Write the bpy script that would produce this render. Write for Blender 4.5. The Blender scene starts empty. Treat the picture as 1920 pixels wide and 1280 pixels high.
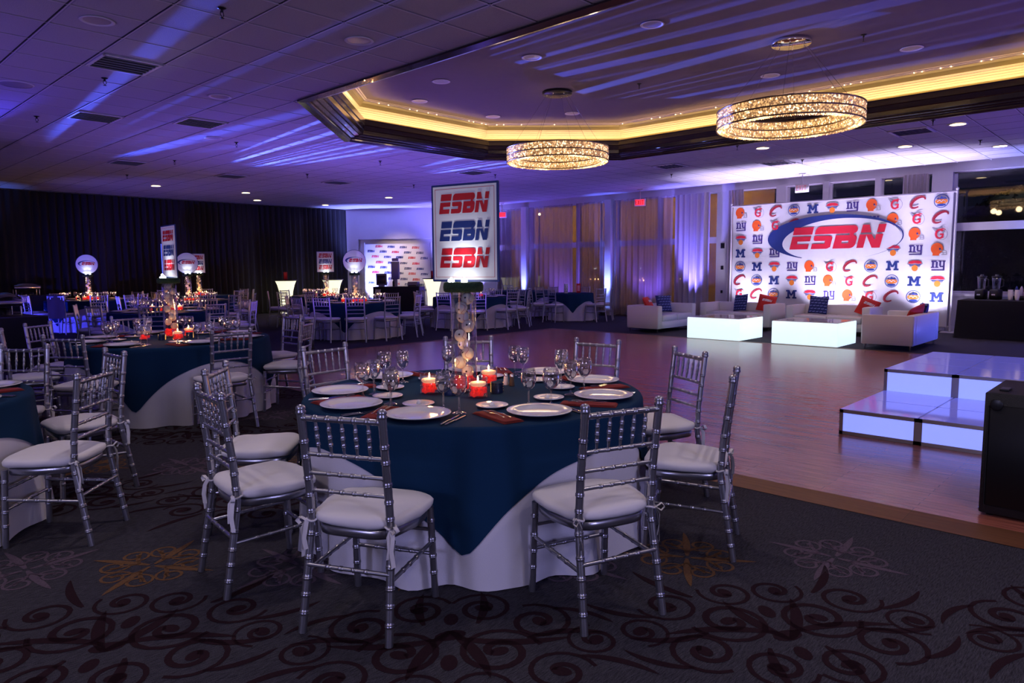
import bpy, math, random
from mathutils import Vector, Matrix
R_ = random.Random(7)
PI = math.pi
sc = bpy.context.scene
COL = sc.collection
# ------------------------------------------------------------------ camera
HCAM = 1.47; FPX = 1328.47; PITCH = 0.103514; YAW = 0.759825; ROLL = -0.0079985
fw = Vector((math.cos(YAW)*math.cos(PITCH), math.sin(YAW)*math.cos(PITCH), -math.sin(PITCH)))
rt = Vector((math.sin(YAW), -math.cos(YAW), 0)); up = rt.cross(fw)
CR = rt*math.cos(ROLL) + up*math.sin(ROLL); CU = up*math.cos(ROLL) - rt*math.sin(ROLL)
cd = bpy.data.cameras.new('camera'); cam = bpy.data.objects.new('camera', cd); COL.objects.link(cam)
cd.sensor_width = 36; cd.lens = FPX*36/1920; cd.clip_start = .05; cd.clip_end = 200
cam.matrix_world = Matrix(((CR.x, CU.x, -fw.x, 0), (CR.y, CU.y, -fw.y, 0), (CR.z, CU.z, -fw.z, HCAM), (0, 0, 0, 1)))
sc.camera = cam
def pix(x, y, z):
    p = Vector((x, y, z-HCAM)); d = max(p.dot(fw), .01)
    return 960+FPX*p.dot(CR)/d, 640-FPX*p.dot(CU)/d
# ------------------------------------------------------------------ view, world
vs = sc.view_settings
vs.view_transform = 'Standard'; vs.look = 'None'; vs.exposure = 1.0; vs.gamma = 1; vs.use_curve_mapping = False
w = bpy.data.worlds.new('world'); sc.world = w; w.use_nodes = True
bg = w.node_tree.nodes['Background']; bg.inputs[0].default_value = (.012, .014, .03, 1); bg.inputs[1].default_value = .3
sc.cycles.use_denoising = True
sc.cycles.use_adaptive_sampling = True; sc.cycles.adaptive_threshold = .05
sc.cycles.max_bounces = 5; sc.cycles.diffuse_bounces = 2; sc.cycles.glossy_bounces = 3
sc.cycles.transmission_bounces = 4; sc.cycles.transparent_max_bounces = 10
sc.cycles.caustics_reflective = False; sc.cycles.caustics_refractive = False
sc.cycles.sample_clamp_indirect = 3
# ------------------------------------------------------------------ lamps of the room, plus added fill
def aim(o, d): o.rotation_euler = Vector(d).to_track_quat('-Z', 'Y').to_euler()
def spot(loc, to, color, watts, deg=60, blend=.6, rad=.08, name='lamp'):
    l = bpy.data.lights.new(name, 'SPOT'); l.color = color; l.energy = watts
    l.spot_size = math.radians(deg); l.spot_blend = blend; l.shadow_soft_size = rad
    o = bpy.data.objects.new(name, l); COL.objects.link(o); o.location = loc
    aim(o, Vector(to)-Vector(loc)); return o
def point(loc, color, watts, rad=.03, name='lamp'):
    l = bpy.data.lights.new(name, 'POINT'); l.color = color; l.energy = watts; l.shadow_soft_size = rad
    o = bpy.data.objects.new(name, l); COL.objects.link(o); o.location = loc; return o
CEIL = 3.65; TRAY = 4.28
BLUE = (.07, .09, 1.0); VIO = (.21, .11, 1.0); LAV = (.52, .50, 1.0); WARM = (1.0, .62, .25); SOFT = (1.0, .83, .84)
def gobo(o, scale, thr, rot=0):
    l = o.data; l.use_nodes = True; nt = l.node_tree; N = nt.nodes
    em = N['Emission']; tc = N.new('ShaderNodeTexCoord'); mp = N.new('ShaderNodeMapping')
    mp.inputs['Rotation'].default_value = (0, 0, rot); mp.inputs['Scale'].default_value = (scale, .6, 1)
    nz = N.new('ShaderNodeTexNoise'); nz.inputs['Scale'].default_value = 3.0; nz.inputs['Detail'].default_value = 1.5
    cr = N.new('ShaderNodeValToRGB'); cr.color_ramp.elements[0].position = thr; cr.color_ramp.elements[1].position = thr+.1
    nt.links.new(tc.outputs['Normal'], mp.inputs[0]); nt.links.new(mp.outputs[0], nz.inputs['Vector'])
    nt.links.new(nz.outputs[0], cr.inputs[0]); nt.links.new(cr.outputs[0], em.inputs['Strength'])
# uplights on the floor: along the window columns, curtain and drape
UPL = [  # x, y, aim x, y, z, colour, watts, cone
    (17.56, 12.86, 17.82, 12.86, 2.2, (.12, .16, 1), 420, 34), (17.56, 16.33, 17.82, 16.33, 2.2, (.12, .14, 1), 330, 34),
    (17.35, 9.95, 17.85, 9.95, 2.6, (.18, .16, 1), 900, 50),
    (15.25, 21.35, 15.6, 21.75, 3.4, (.2, .24, 1), 1500, 75), (17.2, 18.0, 17.3, 18.8, 3.4, (.22, .2, 1), 1300, 75),
    (2.1, 14.6, 2.5, 14.2, 3.6, (.06, .05, 1), 1700, 100), (1.6, 17.6, 5.2, 19.0, .6, (.06, .06, 1), 520, 80),
    (2.6, 22.0, 3.2, 22.4, 3.6, (.1, .2, 1), 220, 60),
    (17.5, 2.2, 17.0, 1.6, 3.6, (.2, .25, 1), 420, 80),
    (17.3, 14.6, 17.7, 14.6, 3.4, VIO, 80, 110), (17.3, 11.4, 17.7, 11.4, 3.4, VIO, 100, 110),  # violet cans added as a wash to tint the curtains
    (10.9, 11.75, 10.9, 11.8, 3.6, VIO, 170, 150), (6.9, 11.75, 6.9, 11.8, 3.6, VIO, 170, 150), (14.6, 16.6, 14.6, 16.6, 3.6, VIO, 170, 150), (15.9, .7, 14.2, 3.3, .35, (.1, .14, 1), 170, 80),  # violet cans here are added fill, hidden among tables to colour the ceiling
]
for (x, y, ax, ay, az, c, wt, cone) in UPL:
    spot((x, y, .2), (ax, ay, az), c, wt, cone, .8, .06, 'uplight_and_fill_lamp')
# white wash on the printed backdrop, from floor pars behind the sofas
for y, wt in ((8.15, 1000), (6.25, 1700), (5.55, 700), (4.05, 1700)):
    spot((16.95, y, .12), (17.5, y, 2.1), (.74, .68, 1.0), wt*.36, 110, 1, .1, 'backdrop_lamp')
# par lamps behind the backdrop that wash the soffit and ceiling over it
for y in (8.3, 6.3, 4.4):
    spot((17.75, y, .3), (17.4, y, 3.6), (.62, .50, 1.0), 300, 76, 1, .08, 'soffit_lamp')
for y in (8.0, 6.2, 4.4):
    spot((16.85, y, .16), (16.6, y, 3.6), (.66, .56, 1.0), 850, 62, 1, .08, 'soffit_lamp')
# effect lights: streaked blue beams thrown across the ceiling
o = spot((4.3, 21.6, 1.3), (4.7, 8.2, 3.62), (.06, .11, 1), 9000, 22, .6, .02, 'effect_lamp'); gobo(o, 9, .53)
o = spot((7.3, 21.6, 1.45), (7.1, 6.3, 4.2), (.09, .14, 1), 30000, 15, .5, .01, 'effect_lamp'); gobo(o, 22, .5, .04)
o = spot((10.9, 20.2, 1.45), (10.3, 4.6, 4.2), (.10, .17, 1), 24000, 14, .5, .01, 'effect_lamp'); gobo(o, 16, .5, .05)
# violet wash of the hall: unseen uplights and two soft fills added off camera
for (x, y, ax, ay, wt) in ((-3.4, 1, 1.5, 3, 90), (1.0, -3.4, 3, 1.5, 90), (-2.2, 9.5, 0, 10, 260), (9.0, -3.4, 9, -1, 200), (14.5, -3.2, 14, -1, 500)):
    spot((x, y, .25 if wt > 90 else 1.9), (ax, ay, 1.4 if wt == 90 else 3.6), VIO if wt > 90 else LAV, wt if wt > 90 else 130, 120, 1, .1 if wt > 90 else .45, 'uplight_and_fill_lamp')
# added soft fill from ceiling height, over the front tables and behind camera
for (x, y, wt) in ((-1.1, 1.0, 26), (1.0, -1.1, 26), (2.19, 4.0, 17), (4.11, 2.85, 17), (-.9, 4.0, 22), (3.6, -.2, 20), (2.19, 7.04, 12)):
    spot((x, y, CEIL-.03), (x, y, 0), SOFT, wt*2.7, 130, 1, .12, 'downlight_and_fill_lamp')
# ------------------------------------------------------------------ materials
MATS = {}
def mat(name, col, rough=.5, metal=0, emit=None, es=0, noise=0, ns=8, bump=0, bs=60, spec=.5, coat=0, stretch=None, trans=0, sheen=0):
    if name in MATS: return MATS[name]
    m = bpy.data.materials.new(name); m.use_nodes = True; nt = m.node_tree; N = nt.nodes; b = N['Principled BSDF']
    b.inputs['Base Color'].default_value = (*col, 1); b.inputs['Roughness'].default_value = rough
    b.inputs['Metallic'].default_value = metal; b.inputs['Specular IOR Level'].default_value = spec
    b.inputs['Coat Weight'].default_value = coat; b.inputs['Sheen Weight'].default_value = sheen
    if trans: b.inputs['Transmission Weight'].default_value = trans
    if emit:
        b.inputs['Emission Color'].default_value = (*emit, 1); b.inputs['Emission Strength'].default_value = es
    tc = N.new('ShaderNodeTexCoord'); mp = N.new('ShaderNodeMapping'); nt.links.new(tc.outputs['Object'], mp.inputs[0])
    if stretch: mp.inputs['Scale'].default_value = stretch
    nz = N.new('ShaderNodeTexNoise'); nz.inputs['Scale'].default_value = ns; nz.inputs['Detail'].default_value = 3
    nt.links.new(mp.outputs[0], nz.inputs['Vector'])
    a = noise if noise else .04
    mx = N.new('ShaderNodeMix'); mx.data_type = 'RGBA'
    mx.inputs[6].default_value = tuple(max(0, c*(1-a)) for c in col)+(1,); mx.inputs[7].default_value = tuple(min(1, c*(1+a)) for c in col)+(1,)
    nt.links.new(nz.outputs[0], mx.inputs[0]); nt.links.new(mx.outputs[2], b.inputs['Base Color'])
    if bump:
        n2 = N.new('ShaderNodeTexNoise'); n2.inputs['Scale'].default_value = bs; n2.inputs['Detail'].default_value = 2
        nt.links.new(mp.outputs[0], n2.inputs['Vector'])
        bp = N.new('ShaderNodeBump'); bp.inputs['Strength'].default_value = bump; bp.inputs['Distance'].default_value = .01
        nt.links.new(n2.outputs[0], bp.inputs['Height']); nt.links.new(bp.outputs[0], b.inputs['Normal'])
    MATS[name] = m; return m
def clear_mat(name, tint=(1, 1, 1), gloss=.03, base=.06, rim=.65, tr=.96):
    """thin clear glass: see-through face-on, mirror-like at grazing angles"""
    if name in MATS: return MATS[name]
    m = bpy.data.materials.new(name); m.use_nodes = True; nt = m.node_tree; N = nt.nodes; N.remove(N['Principled BSDF'])
    out = N['Material Output']; t = N.new('ShaderNodeBsdfTransparent'); g = N.new('ShaderNodeBsdfGlossy')
    t.inputs[0].default_value = (*[c*tr for c in tint], 1); g.inputs['Color'].default_value = (1, 1, 1, 1); g.inputs['Roughness'].default_value = gloss
    lw = N.new('ShaderNodeLayerWeight'); lw.inputs[0].default_value = .35
    mr = N.new('ShaderNodeMapRange'); mr.inputs[3].default_value = base; mr.inputs[4].default_value = rim
    nt.links.new(lw.outputs['Facing'], mr.inputs[0]); ms = N.new('ShaderNodeMixShader')
    nt.links.new(mr.outputs[0], ms.inputs[0]); nt.links.new(t.outputs[0], ms.inputs[1]); nt.links.new(g.outputs[0], ms.inputs[2])
    nt.links.new(ms.outputs[0], out.inputs[0]); MATS[name] = m; return m
def sheer_mat(name, col, clear):
    """thin curtain cloth: partly see-through, partly translucent"""
    m = bpy.data.materials.new(name); m.use_nodes = True; nt = m.node_tree; N = nt.nodes; N.remove(N['Principled BSDF'])
    out = N['Material Output']; t = N.new('ShaderNodeBsdfTransparent'); d = N.new('ShaderNodeBsdfDiffuse'); tl = N.new('ShaderNodeBsdfTranslucent')
    tc = N.new('ShaderNodeTexCoord'); nz = N.new('ShaderNodeTexNoise'); nz.inputs['Scale'].default_value = 300
    mx = N.new('ShaderNodeMix'); mx.data_type = 'RGBA'; mx.inputs[6].default_value = tuple(c*.9 for c in col)+(1,); mx.inputs[7].default_value = (*col, 1)
    nt.links.new(tc.outputs['Object'], nz.inputs['Vector']); nt.links.new(nz.outputs[0], mx.inputs[0])
    nt.links.new(mx.outputs[2], d.inputs[0]); nt.links.new(mx.outputs[2], tl.inputs[0])
    a = N.new('ShaderNodeMixShader'); a.inputs[0].default_value = .35; nt.links.new(d.outputs[0], a.inputs[1]); nt.links.new(tl.outputs[0], a.inputs[2])
    b = N.new('ShaderNodeMixShader'); b.inputs[0].default_value = clear; nt.links.new(a.outputs[0], b.inputs[1]); nt.links.new(t.outputs[0], b.inputs[2])
    nt.links.new(b.outputs[0], out.inputs[0]); MATS[name] = m; return m
M = MATS
mat('silver', (.42, .42, .475), .30, .92, noise=.05, ns=30)
mat('cushion', (.70, .67, .70), .9, noise=.04, ns=5, bump=.15, bs=14, sheen=.2)
mat('white_cloth', (.66, .64, .72), .9, noise=.03, bump=.1, bs=200, sheen=.2)
mat('navy_cloth', (.006, .031, .080), .9, noise=.12, ns=4, bump=.12, bs=300, spec=.12)
mat('black_cloth', (.006, .006, .009), .9, noise=.1)
mat('drape', (.013, .012, .016), .85, noise=.15, ns=3)
mat('china', (.80, .78, .80), .12, coat=.4)
mat('red_napkin', (.22, .010, .010), .85, noise=.1, bump=.15, bs=250)
mat('steel', (.62, .60, .60), .16, 1)
mat('butter', (.85, .83, .74), .4)
mat('red_beads', (.75, .015, .02), .12, spec=.7, emit=(1, .03, .02), es=.28)  # beads emit red themselves, candle glow put into the material
mat('wax', (.92, .66, .52), .45, emit=(1, .42, .2), es=.38)  # wax emits too, standing in for flame light inside it
mat('flame', (1, .6, .2), .5, emit=(1, .55, .16), es=30)
mat('led', (1, 1, 1), .5, emit=(.95, .97, 1), es=14)
mat('turf', (.012, .045, .02), .95, noise=.6, ns=90, bump=1, bs=160)
mat('board_white', (.78, .78, .80), .55)
mat('ink_navy', (.012, .03, .17), .5)
mat('ink_red', (.50, .008, .02), .5)
mat('ball', (.86, .84, .82), .5, noise=.04)
mat('ball_ink', (.03, .03, .05), .6)
mat('ball_red', (.45, .05, .05), .6)
mat('mosaic', (.02, .035, .10), .15, .2, noise=.6, ns=60)
mat('mosaic_gold', (.8, .45, .12), .3, .4, emit=(1, .5, .12), es=.9)
mat('pepper', (.10, .07, .05), .8, noise=.5, ns=300)
mat('salt', (.85, .84, .86), .8)
mat('sofa', (.74, .71, .75), .42, noise=.02, bump=.05, bs=40)
mat('pillow_navy', (.012, .02, .13), .8)
mat('pillow_red', (.55, .02, .015), .8)
mat('pillow_mark', (.22, .27, .55), .8)
mat('print_white', (.8, .8, .84), .7)
mat('glow_cube', (.85, .9, .92), .35, emit=(.70, .90, 1), es=.52)
mat('glow_shade', (.9, .88, .7), .5, emit=(1, .93, .62), es=.62)
mat('stage_face', (.5, .55, .9), .3, emit=(.20, .26, 1), es=.62)
mat('stage_top', (.45, .48, .85), .07, emit=(.16, .16, .95), es=.16, spec=.6)
mat('alu', (.42, .39, .37), .35, .6)
mat('black_box', (.008, .008, .010), .55, bump=.6, bs=220)
mat('black_plastic', (.01, .01, .012), .35)
mat('grille', (.012, .012, .014), .5, .5)
mat('dark_wood', (.020, .011, .012), .22, noise=.4, ns=4, stretch=(1, 1, 9), coat=.3)
mat('cove_gold', (.74, .62, .46), .3, noise=.06)
mat('cove_olive', (.22, .19, .08), .35, noise=.1)
mat('cove_rim', (.55, .50, .52), .3)
mat('rope', (1, .8, .5), .5, emit=(1, .60, .26), es=13)
mat('bulb', (1, .85, .6), .5, emit=(1, .62, .28), es=9)
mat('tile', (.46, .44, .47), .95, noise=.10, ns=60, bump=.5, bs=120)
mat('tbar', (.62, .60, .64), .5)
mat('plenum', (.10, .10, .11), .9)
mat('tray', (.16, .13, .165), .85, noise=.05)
mat('wall_paint', (.60, .57, .60), .8, noise=.03)
mat('alcove_paint', (.80, .78, .80), .8, noise=.03)
mat('header', (.66, .62, .66), .6)
mat('mullion', (.62, .58, .62), .5)
mat('chrome', (.75, .75, .78), .06, 1)
mat('wire', (.10, .09, .09), .4, .8)
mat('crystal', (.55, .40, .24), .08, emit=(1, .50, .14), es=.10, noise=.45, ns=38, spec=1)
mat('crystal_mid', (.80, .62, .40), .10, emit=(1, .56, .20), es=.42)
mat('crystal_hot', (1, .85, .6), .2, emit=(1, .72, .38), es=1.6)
mat('band', (.25, .18, .12), .3, .9)
mat('down_on', (1, .9, .7), .5, emit=(1, .74, .38), es=6.5)
mat('down_off', (.34, .32, .38), .3)
mat('white_trim', (.66, .64, .68), .5)
mat('iron', (.015, .014, .018), .4, .5)
mat('vent_dark', (.05, .045, .06), .8)
mat('exit_red', (.7, .02, .03), .5, emit=(1, .03, .06), es=1.0)
mat('exit_white', (.8, .78, .8), .5)
mat('exit_faint', (.85, .35, .38), .5)
mat('can_black', (.012, .012, .014), .4)
mat('lens_blue', (.2, .3, 1), .3, emit=(.2, .3, 1), es=14)
mat('lens_white', (.8, .8, 1), .3, emit=(.8, .8, 1), es=10)
mat('hedge', (.055, .062, .048), .95, noise=.7, ns=9, bump=1, bs=20)
mat('patio', (.50, .36, .20), .9, noise=.25, ns=2)
mat('asphalt', (.03, .03, .035), .9, noise=.3)
mat('kiosk_grey', (.16, .15, .20), .5)
mat('wood_pole', (.10, .05, .03), .6)
mat('carpet_burgundy', (.021, .010, .014), .95, noise=.35, ns=140, spec=.03)
mat('carpet_orange', (.125, .066, .034), .95, noise=.4, ns=140, spec=.05)
mat('carpet_lilac', (.09, .066, .092), .95, noise=.4, ns=140, spec=.05)
mat('jacket', (.05, .028, .024), .9)
mat('glass_dark', (.02, .02, .03), .1)
mat('cup_white', (.8, .78, .8), .5)
clear_mat('glass', (1, 1, 1), .03, .13, .95); clear_mat('vase', (.98, .99, 1), .05, .025, .5, .98); clear_mat('water', (.93, .95, 1), .02, .10, .5)
clear_mat('pane', (.82, .84, .9), .02, .05, .5, .85)
sheer_mat('sheer', (.56, .47, .52), .50); sheer_mat('sheer_dense', (.60, .52, .56), .10)
def carpet_mat():
    m = bpy.data.materials.new('carpet'); m.use_nodes = True; nt = m.node_tree; N = nt.nodes; b = N['Principled BSDF']
    b.inputs['Roughness'].default_value = .95; b.inputs['Specular IOR Level'].default_value = .1
    tc = N.new('ShaderNodeTexCoord'); mp = N.new('ShaderNodeMapping'); mp.inputs['Rotation'].default_value = (0, 0, .55); mp.inputs['Scale'].default_value = (1, 7, 1)
    n1 = N.new('ShaderNodeTexNoise'); n1.inputs['Scale'].default_value = 26; n1.inputs['Detail'].default_value = 4
    n2 = N.new('ShaderNodeTexNoise'); n2.inputs['Scale'].default_value = 320; n2.inputs['Detail'].default_value = 1
    nt.links.new(tc.outputs['Object'], mp.inputs[0]); nt.links.new(mp.outputs[0], n1.inputs['Vector']); nt.links.new(tc.outputs['Object'], n2.inputs['Vector'])
    ad = N.new('ShaderNodeMath'); ad.operation = 'MULTIPLY'; nt.links.new(n1.outputs[0], ad.inputs[0]); nt.links.new(n2.outputs[0], ad.inputs[1])
    cr = N.new('ShaderNodeValToRGB'); cr.color_ramp.elements[0].position = .10; cr.color_ramp.elements[1].position = .45
    cr.color_ramp.elements[0].color = (.008, .007, .010, 1); cr.color_ramp.elements[1].color = (.078, .074, .096, 1)
    nt.links.new(ad.outputs[0], cr.inputs[0]); nt.links.new(cr.outputs[0], b.inputs['Base Color'])
    bp = N.new('ShaderNodeBump'); bp.inputs['Strength'].default_value = .6; bp.inputs['Distance'].default_value = .004
    nt.links.new(n2.outputs[0], bp.inputs['Height']); nt.links.new(bp.outputs[0], b.inputs['Normal']); MATS['carpet'] = m
carpet_mat()
def wood_mat(name, c0, c1, rough, strip):
    m = bpy.data.materials.new(name); m.use_nodes = True; nt = m.node_tree; N = nt.nodes; b = N['Principled BSDF']
    b.inputs['Roughness'].default_value = rough; b.inputs['Specular IOR Level'].default_value = .55
    tc = N.new('ShaderNodeTexCoord'); mp = N.new('ShaderNodeMapping'); mp.inputs['Scale'].default_value = (9, .7, 1)
    n1 = N.new('ShaderNodeTexNoise'); n1.inputs['Scale'].default_value = 4; n1.inputs['Detail'].default_value = 5
    nt.links.new(tc.outputs['Object'], mp.inputs[0]); nt.links.new(mp.outputs[0], n1.inputs['Vector'])
    m2 = N.new('ShaderNodeMapping'); m2.inputs['Rotation'].default_value = (0, 0, PI/2)
    br = N.new('ShaderNodeTexBrick'); br.inputs['Scale'].default_value = 1; br.inputs['Brick Width'].default_value = 1.1; br.inputs['Row Height'].default_value = strip
    br.inputs['Mortar Size'].default_value = .0012; br.inputs['Color1'].default_value = (.75, .75, .75, 1); br.inputs['Color2'].default_value = (1, 1, 1, 1); br.inputs['Mortar'].default_value = (.25, .25, .25, 1)
    nt.links.new(tc.outputs['Object'], m2.inputs[0]); nt.links.new(m2.outputs[0], br.inputs['Vector'])
    cr = N.new('ShaderNodeValToRGB'); cr.color_ramp.elements[0].position = .3; cr.color_ramp.elements[1].position = .7
    cr.color_ramp.elements[0].color = (*c0, 1); cr.color_ramp.elements[1].color = (*c1, 1); nt.links.new(n1.outputs[0], cr.inputs[0])
    mx = N.new('ShaderNodeMix'); mx.data_type = 'RGBA'; mx.blend_type = 'MULTIPLY'; mx.inputs[0].default_value = 1
    nt.links.new(cr.outputs[0], mx.inputs[6]); nt.links.new(br.outputs[0], mx.inputs[7]); nt.links.new(mx.outputs[2], b.inputs['Base Color'])
    bp = N.new('ShaderNodeBump'); bp.inputs['Strength'].default_value = .05; bp.inputs['Distance'].default_value = .002
    nt.links.new(n1.outputs[0], bp.inputs['Height']); nt.links.new(bp.outputs[0], b.inputs['Normal']); MATS[name] = m
wood_mat('parquet', (.26, .078, .052), (.44, .145, .10), .22, .06)
wood_mat('oak_edge', (.12, .04, .014), (.20, .07, .024), .6, .6)
# ------------------------------------------------------------------ mesh building
class MB:
    def __init__(s): s.v = []; s.f = []; s.m = []; s.sm = []
    def add(s, vs, fs, mi=0, smooth=False):
        o = len(s.v); s.v += [tuple(p) for p in vs]
        for f in fs: s.f.append([i+o for i in f]); s.m.append(mi); s.sm.append(smooth)
        return s
    def box(s, x0, y0, z0, x1, y1, z1, mi=0):
        return s.add([(x0, y0, z0), (x1, y0, z0), (x1, y1, z0), (x0, y1, z0), (x0, y0, z1), (x1, y0, z1), (x1, y1, z1), (x0, y1, z1)],
                     [(3, 2, 1, 0), (4, 5, 6, 7), (0, 1, 5, 4), (1, 2, 6, 5), (2, 3, 7, 6), (3, 0, 4, 7)], mi)
    def rbox(s, x0, y0, z0, x1, y1, z1, r=.02, mi=0, n=3):
        """box with rounded vertical edges and softened top and bottom"""
        pts = rrect(x0, y0, x1, y1, r, n); ins = rrect(x0+r*.6, y0+r*.6, x1-r*.6, y1-r*.6, r*.6, n)
        k = len(pts); V = []
        for z, ring in ((z0, ins), (z0+r*.5, pts), (z1-r*.5, pts), (z1, ins)): V += [(p[0], p[1], z) for p in ring]
        F = []
        for j in range(3):
            for i in range(k): F.append((j*k+i, j*k+(i+1) % k, (j+1)*k+(i+1) % k, (j+1)*k+i))
        s.add(V, F, mi, True); s.add(V[:k], [tuple(range(k))[::-1]], mi); s.add(V[3*k:], [tuple(range(k))], mi); return s
    def lathe(s, prof, n=16, c=(0, 0, 0), mi=0, smooth=True, cap=True):
        V = []; F = []
        for r, z in prof:
            for i in range(n):
                a = 2*PI*i/n; V.append((c[0]+r*math.cos(a), c[1]+r*math.sin(a), c[2]+z))
        for j in range(len(prof)-1):
            for i in range(n): F.append((j*n+i, j*n+(i+1) % n, (j+1)*n+(i+1) % n, (j+1)*n+i))
        s.add(V, F, mi, smooth)
        if cap:
            if prof[0][0] > 1e-4: s.add(V[:n], [tuple(range(n))[::-1]], mi)
            if prof[-1][0] > 1e-4: s.add(V[-n:], [tuple(range(n))], mi)
        return s
    def tube(s, pts, rad, n=8, mi=0, cap=True, smooth=True):
        P = [Vector(p) for p in pts]; rr = rad if isinstance(rad, (list, tuple)) else [rad]*len(P)
        V = []; F = []; ref = None
        for i, p in enumerate(P):
            t = (P[min(i+1, len(P)-1)]-P[max(i-1, 0)]); t = t.normalized() if t.length > 1e-9 else Vector((0, 0, 1))
            if ref is None: ref = Vector((1, 0, 0)) if abs(t.x) < .8 else Vector((0, 1, 0))
            a = (ref-t*ref.dot(t)).normalized(); ref = a; b = t.cross(a)
            for k in range(n):
                q = 2*PI*k/n; V.append(p+(a*math.cos(q)+b*math.sin(q))*rr[i])
        for j in range(len(P)-1):
            for k in range(n): F.append((j*n+k, j*n+(k+1) % n, (j+1)*n+(k+1) % n, (j+1)*n+k))
        s.add(V, F, mi, smooth)
        if cap: s.add(V[:n], [tuple(range(n))[::-1]], mi); s.add(V[-n:], [tuple(range(n))], mi)
        return s
    def prism(s, poly, z0, z1, mi=0, fr=None):
        """extrude a 2-D polygon; fr maps (u,v,w) to 3-D"""
        fr = fr or (lambda u, v, q: (u, v, q)); k = len(poly)
        V = [fr(p[0], p[1], z0) for p in poly]+[fr(p[0], p[1], z1) for p in poly]
        F = [tuple(range(k))[::-1], tuple(range(k, 2*k))]+[(i, (i+1) % k, k+(i+1) % k, k+i) for i in range(k)]
        return s.add(V, F, mi)
    def ribbon(s, pts, wid, h, mi=0, z=0):
        """flat strip along a 2-D path with varying width, thickness h"""
        n = len(pts); V = []
        for i, (x, y) in enumerate(pts):
            a = pts[max(i-1, 0)]; b = pts[min(i+1, n-1)]; dx, dy = b[0]-a[0], b[1]-a[1]; l = math.hypot(dx, dy) or 1
            w = wid[i]/2; nx, ny = -dy/l*w, dx/l*w; V += [(x+nx, y+ny, z+h), (x-nx, y-ny, z+h)]
        return s.add(V, [(2*i, 2*i+1, 2*i+3, 2*i+2) for i in range(n-1)], mi)
    def sphere(s, c, r, n=12, m=8, mi=0, sc_=(1, 1, 1)):
        V = [(c[0], c[1], c[2]-r*sc_[2])]; F = []
        for j in range(1, m):
            t = PI*j/m
            for i in range(n):
                a = 2*PI*i/n; V.append((c[0]+r*sc_[0]*math.sin(t)*math.cos(a), c[1]+r*sc_[1]*math.sin(t)*math.sin(a), c[2]-r*sc_[2]*math.cos(t)))
        V.append((c[0], c[1], c[2]+r*sc_[2])); L = len(V)-1
        for i in range(n):
            F.append((0, 1+(i+1) % n, 1+i)); F.append((L, L-n+i, L-n+(i+1) % n))
        for j in range(m-2):
            for i in range(n): F.append((1+j*n+i, 1+j*n+(i+1) % n, 1+(j+1)*n+(i+1) % n, 1+(j+1)*n+i))
        return s.add(V, F, mi, True)
    def grid(s, fn, nu, nv, mi=0, smooth=True, wrap=False):
        V = [fn(i/nu, j/nv) for j in range(nv+1) for i in range(nu+(0 if wrap else 1))]; k = nu if wrap else nu+1
        F = [(j*k+i, j*k+(i+1) % k, (j+1)*k+(i+1) % k, (j+1)*k+i) for j in range(nv) for i in range(nu)]
        return s.add(V, F, mi, smooth)
    def mesh(s, name, mats):
        me = bpy.data.meshes.new(name); me.from_pydata(s.v, [], s.f)
        for m in (mats if isinstance(mats, (list, tuple)) else [mats]): me.materials.append(M[m])
        me.polygons.foreach_set('material_index', s.m); me.polygons.foreach_set('use_smooth', s.sm); me.update(); return me
    def build(s, name, mats, parent=None, loc=(0, 0, 0), rz=0, **kw):
        return link(name, s.mesh(name, mats), parent, loc, rz, **kw)
def rrect(x0, y0, x1, y1, r, n=3):
    rs = r if isinstance(r, (list, tuple)) else (r,)*4
    P = []
    for (cx, cy, a0, q) in ((x1, y0, -PI/2, rs[1]), (x1, y1, 0, rs[2]), (x0, y1, PI/2, rs[3]), (x0, y0, PI, rs[0])):
        sx = -1 if cx == x1 else 1; sy = -1 if cy == y1 else 1
        if q <= 0: P.append((cx, cy)); continue
        for i in range(n+1):
            a = a0+PI/2*i/n; P.append((cx+sx*q+q*math.cos(a), cy+sy*q+q*math.sin(a)))
    return P
def link(name, data, parent=None, loc=(0, 0, 0), rz=0, label=None, cat=None, group=None, kind=None):
    o = bpy.data.objects.new(name, data); COL.objects.link(o); o.location = loc; o.rotation_euler = (0, 0, rz)
    if parent: o.parent = parent
    if label: o['label'] = label
    if cat: o['category'] = cat
    if group: o['group'] = group
    if kind: o['kind'] = kind
    return o
def thing(name, label, cat, loc=(0, 0, 0), rz=0, group=None): return link(name, None, None, loc, rz, label, cat, group)
def place(kit, name, label, cat, loc, rz=0, group=None):
    """kit: [(part name, mesh data, parent index or -1, kind or None)] copied under a new thing; meshes are shared"""
    t = thing(name, label, cat, loc, rz, group); made = []
    for (pn, me, pi, kd) in kit: made.append(link(pn, me, t if pi < 0 else made[pi], kind=kd))
    return t
def solo(name, me, label, cat, loc, rz=0, group=None): return link(name, me, None, loc, rz, label, cat, group)
ORD = ['first', 'second', 'third', 'fourth', 'fifth', 'sixth', 'seventh', 'eighth', 'ninth', 'tenth', 'eleventh', 'twelfth']
# ================================================================== the room
XW, YD = 18.0, 22.6            # window wall, drape wall
floor = MB().add([(-4, -4, 0), (19, -4, 0), (19, 23, 0), (-4, 23, 0)], [(0, 1, 2, 3)]).build('floor', 'carpet', kind='structure')
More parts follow.
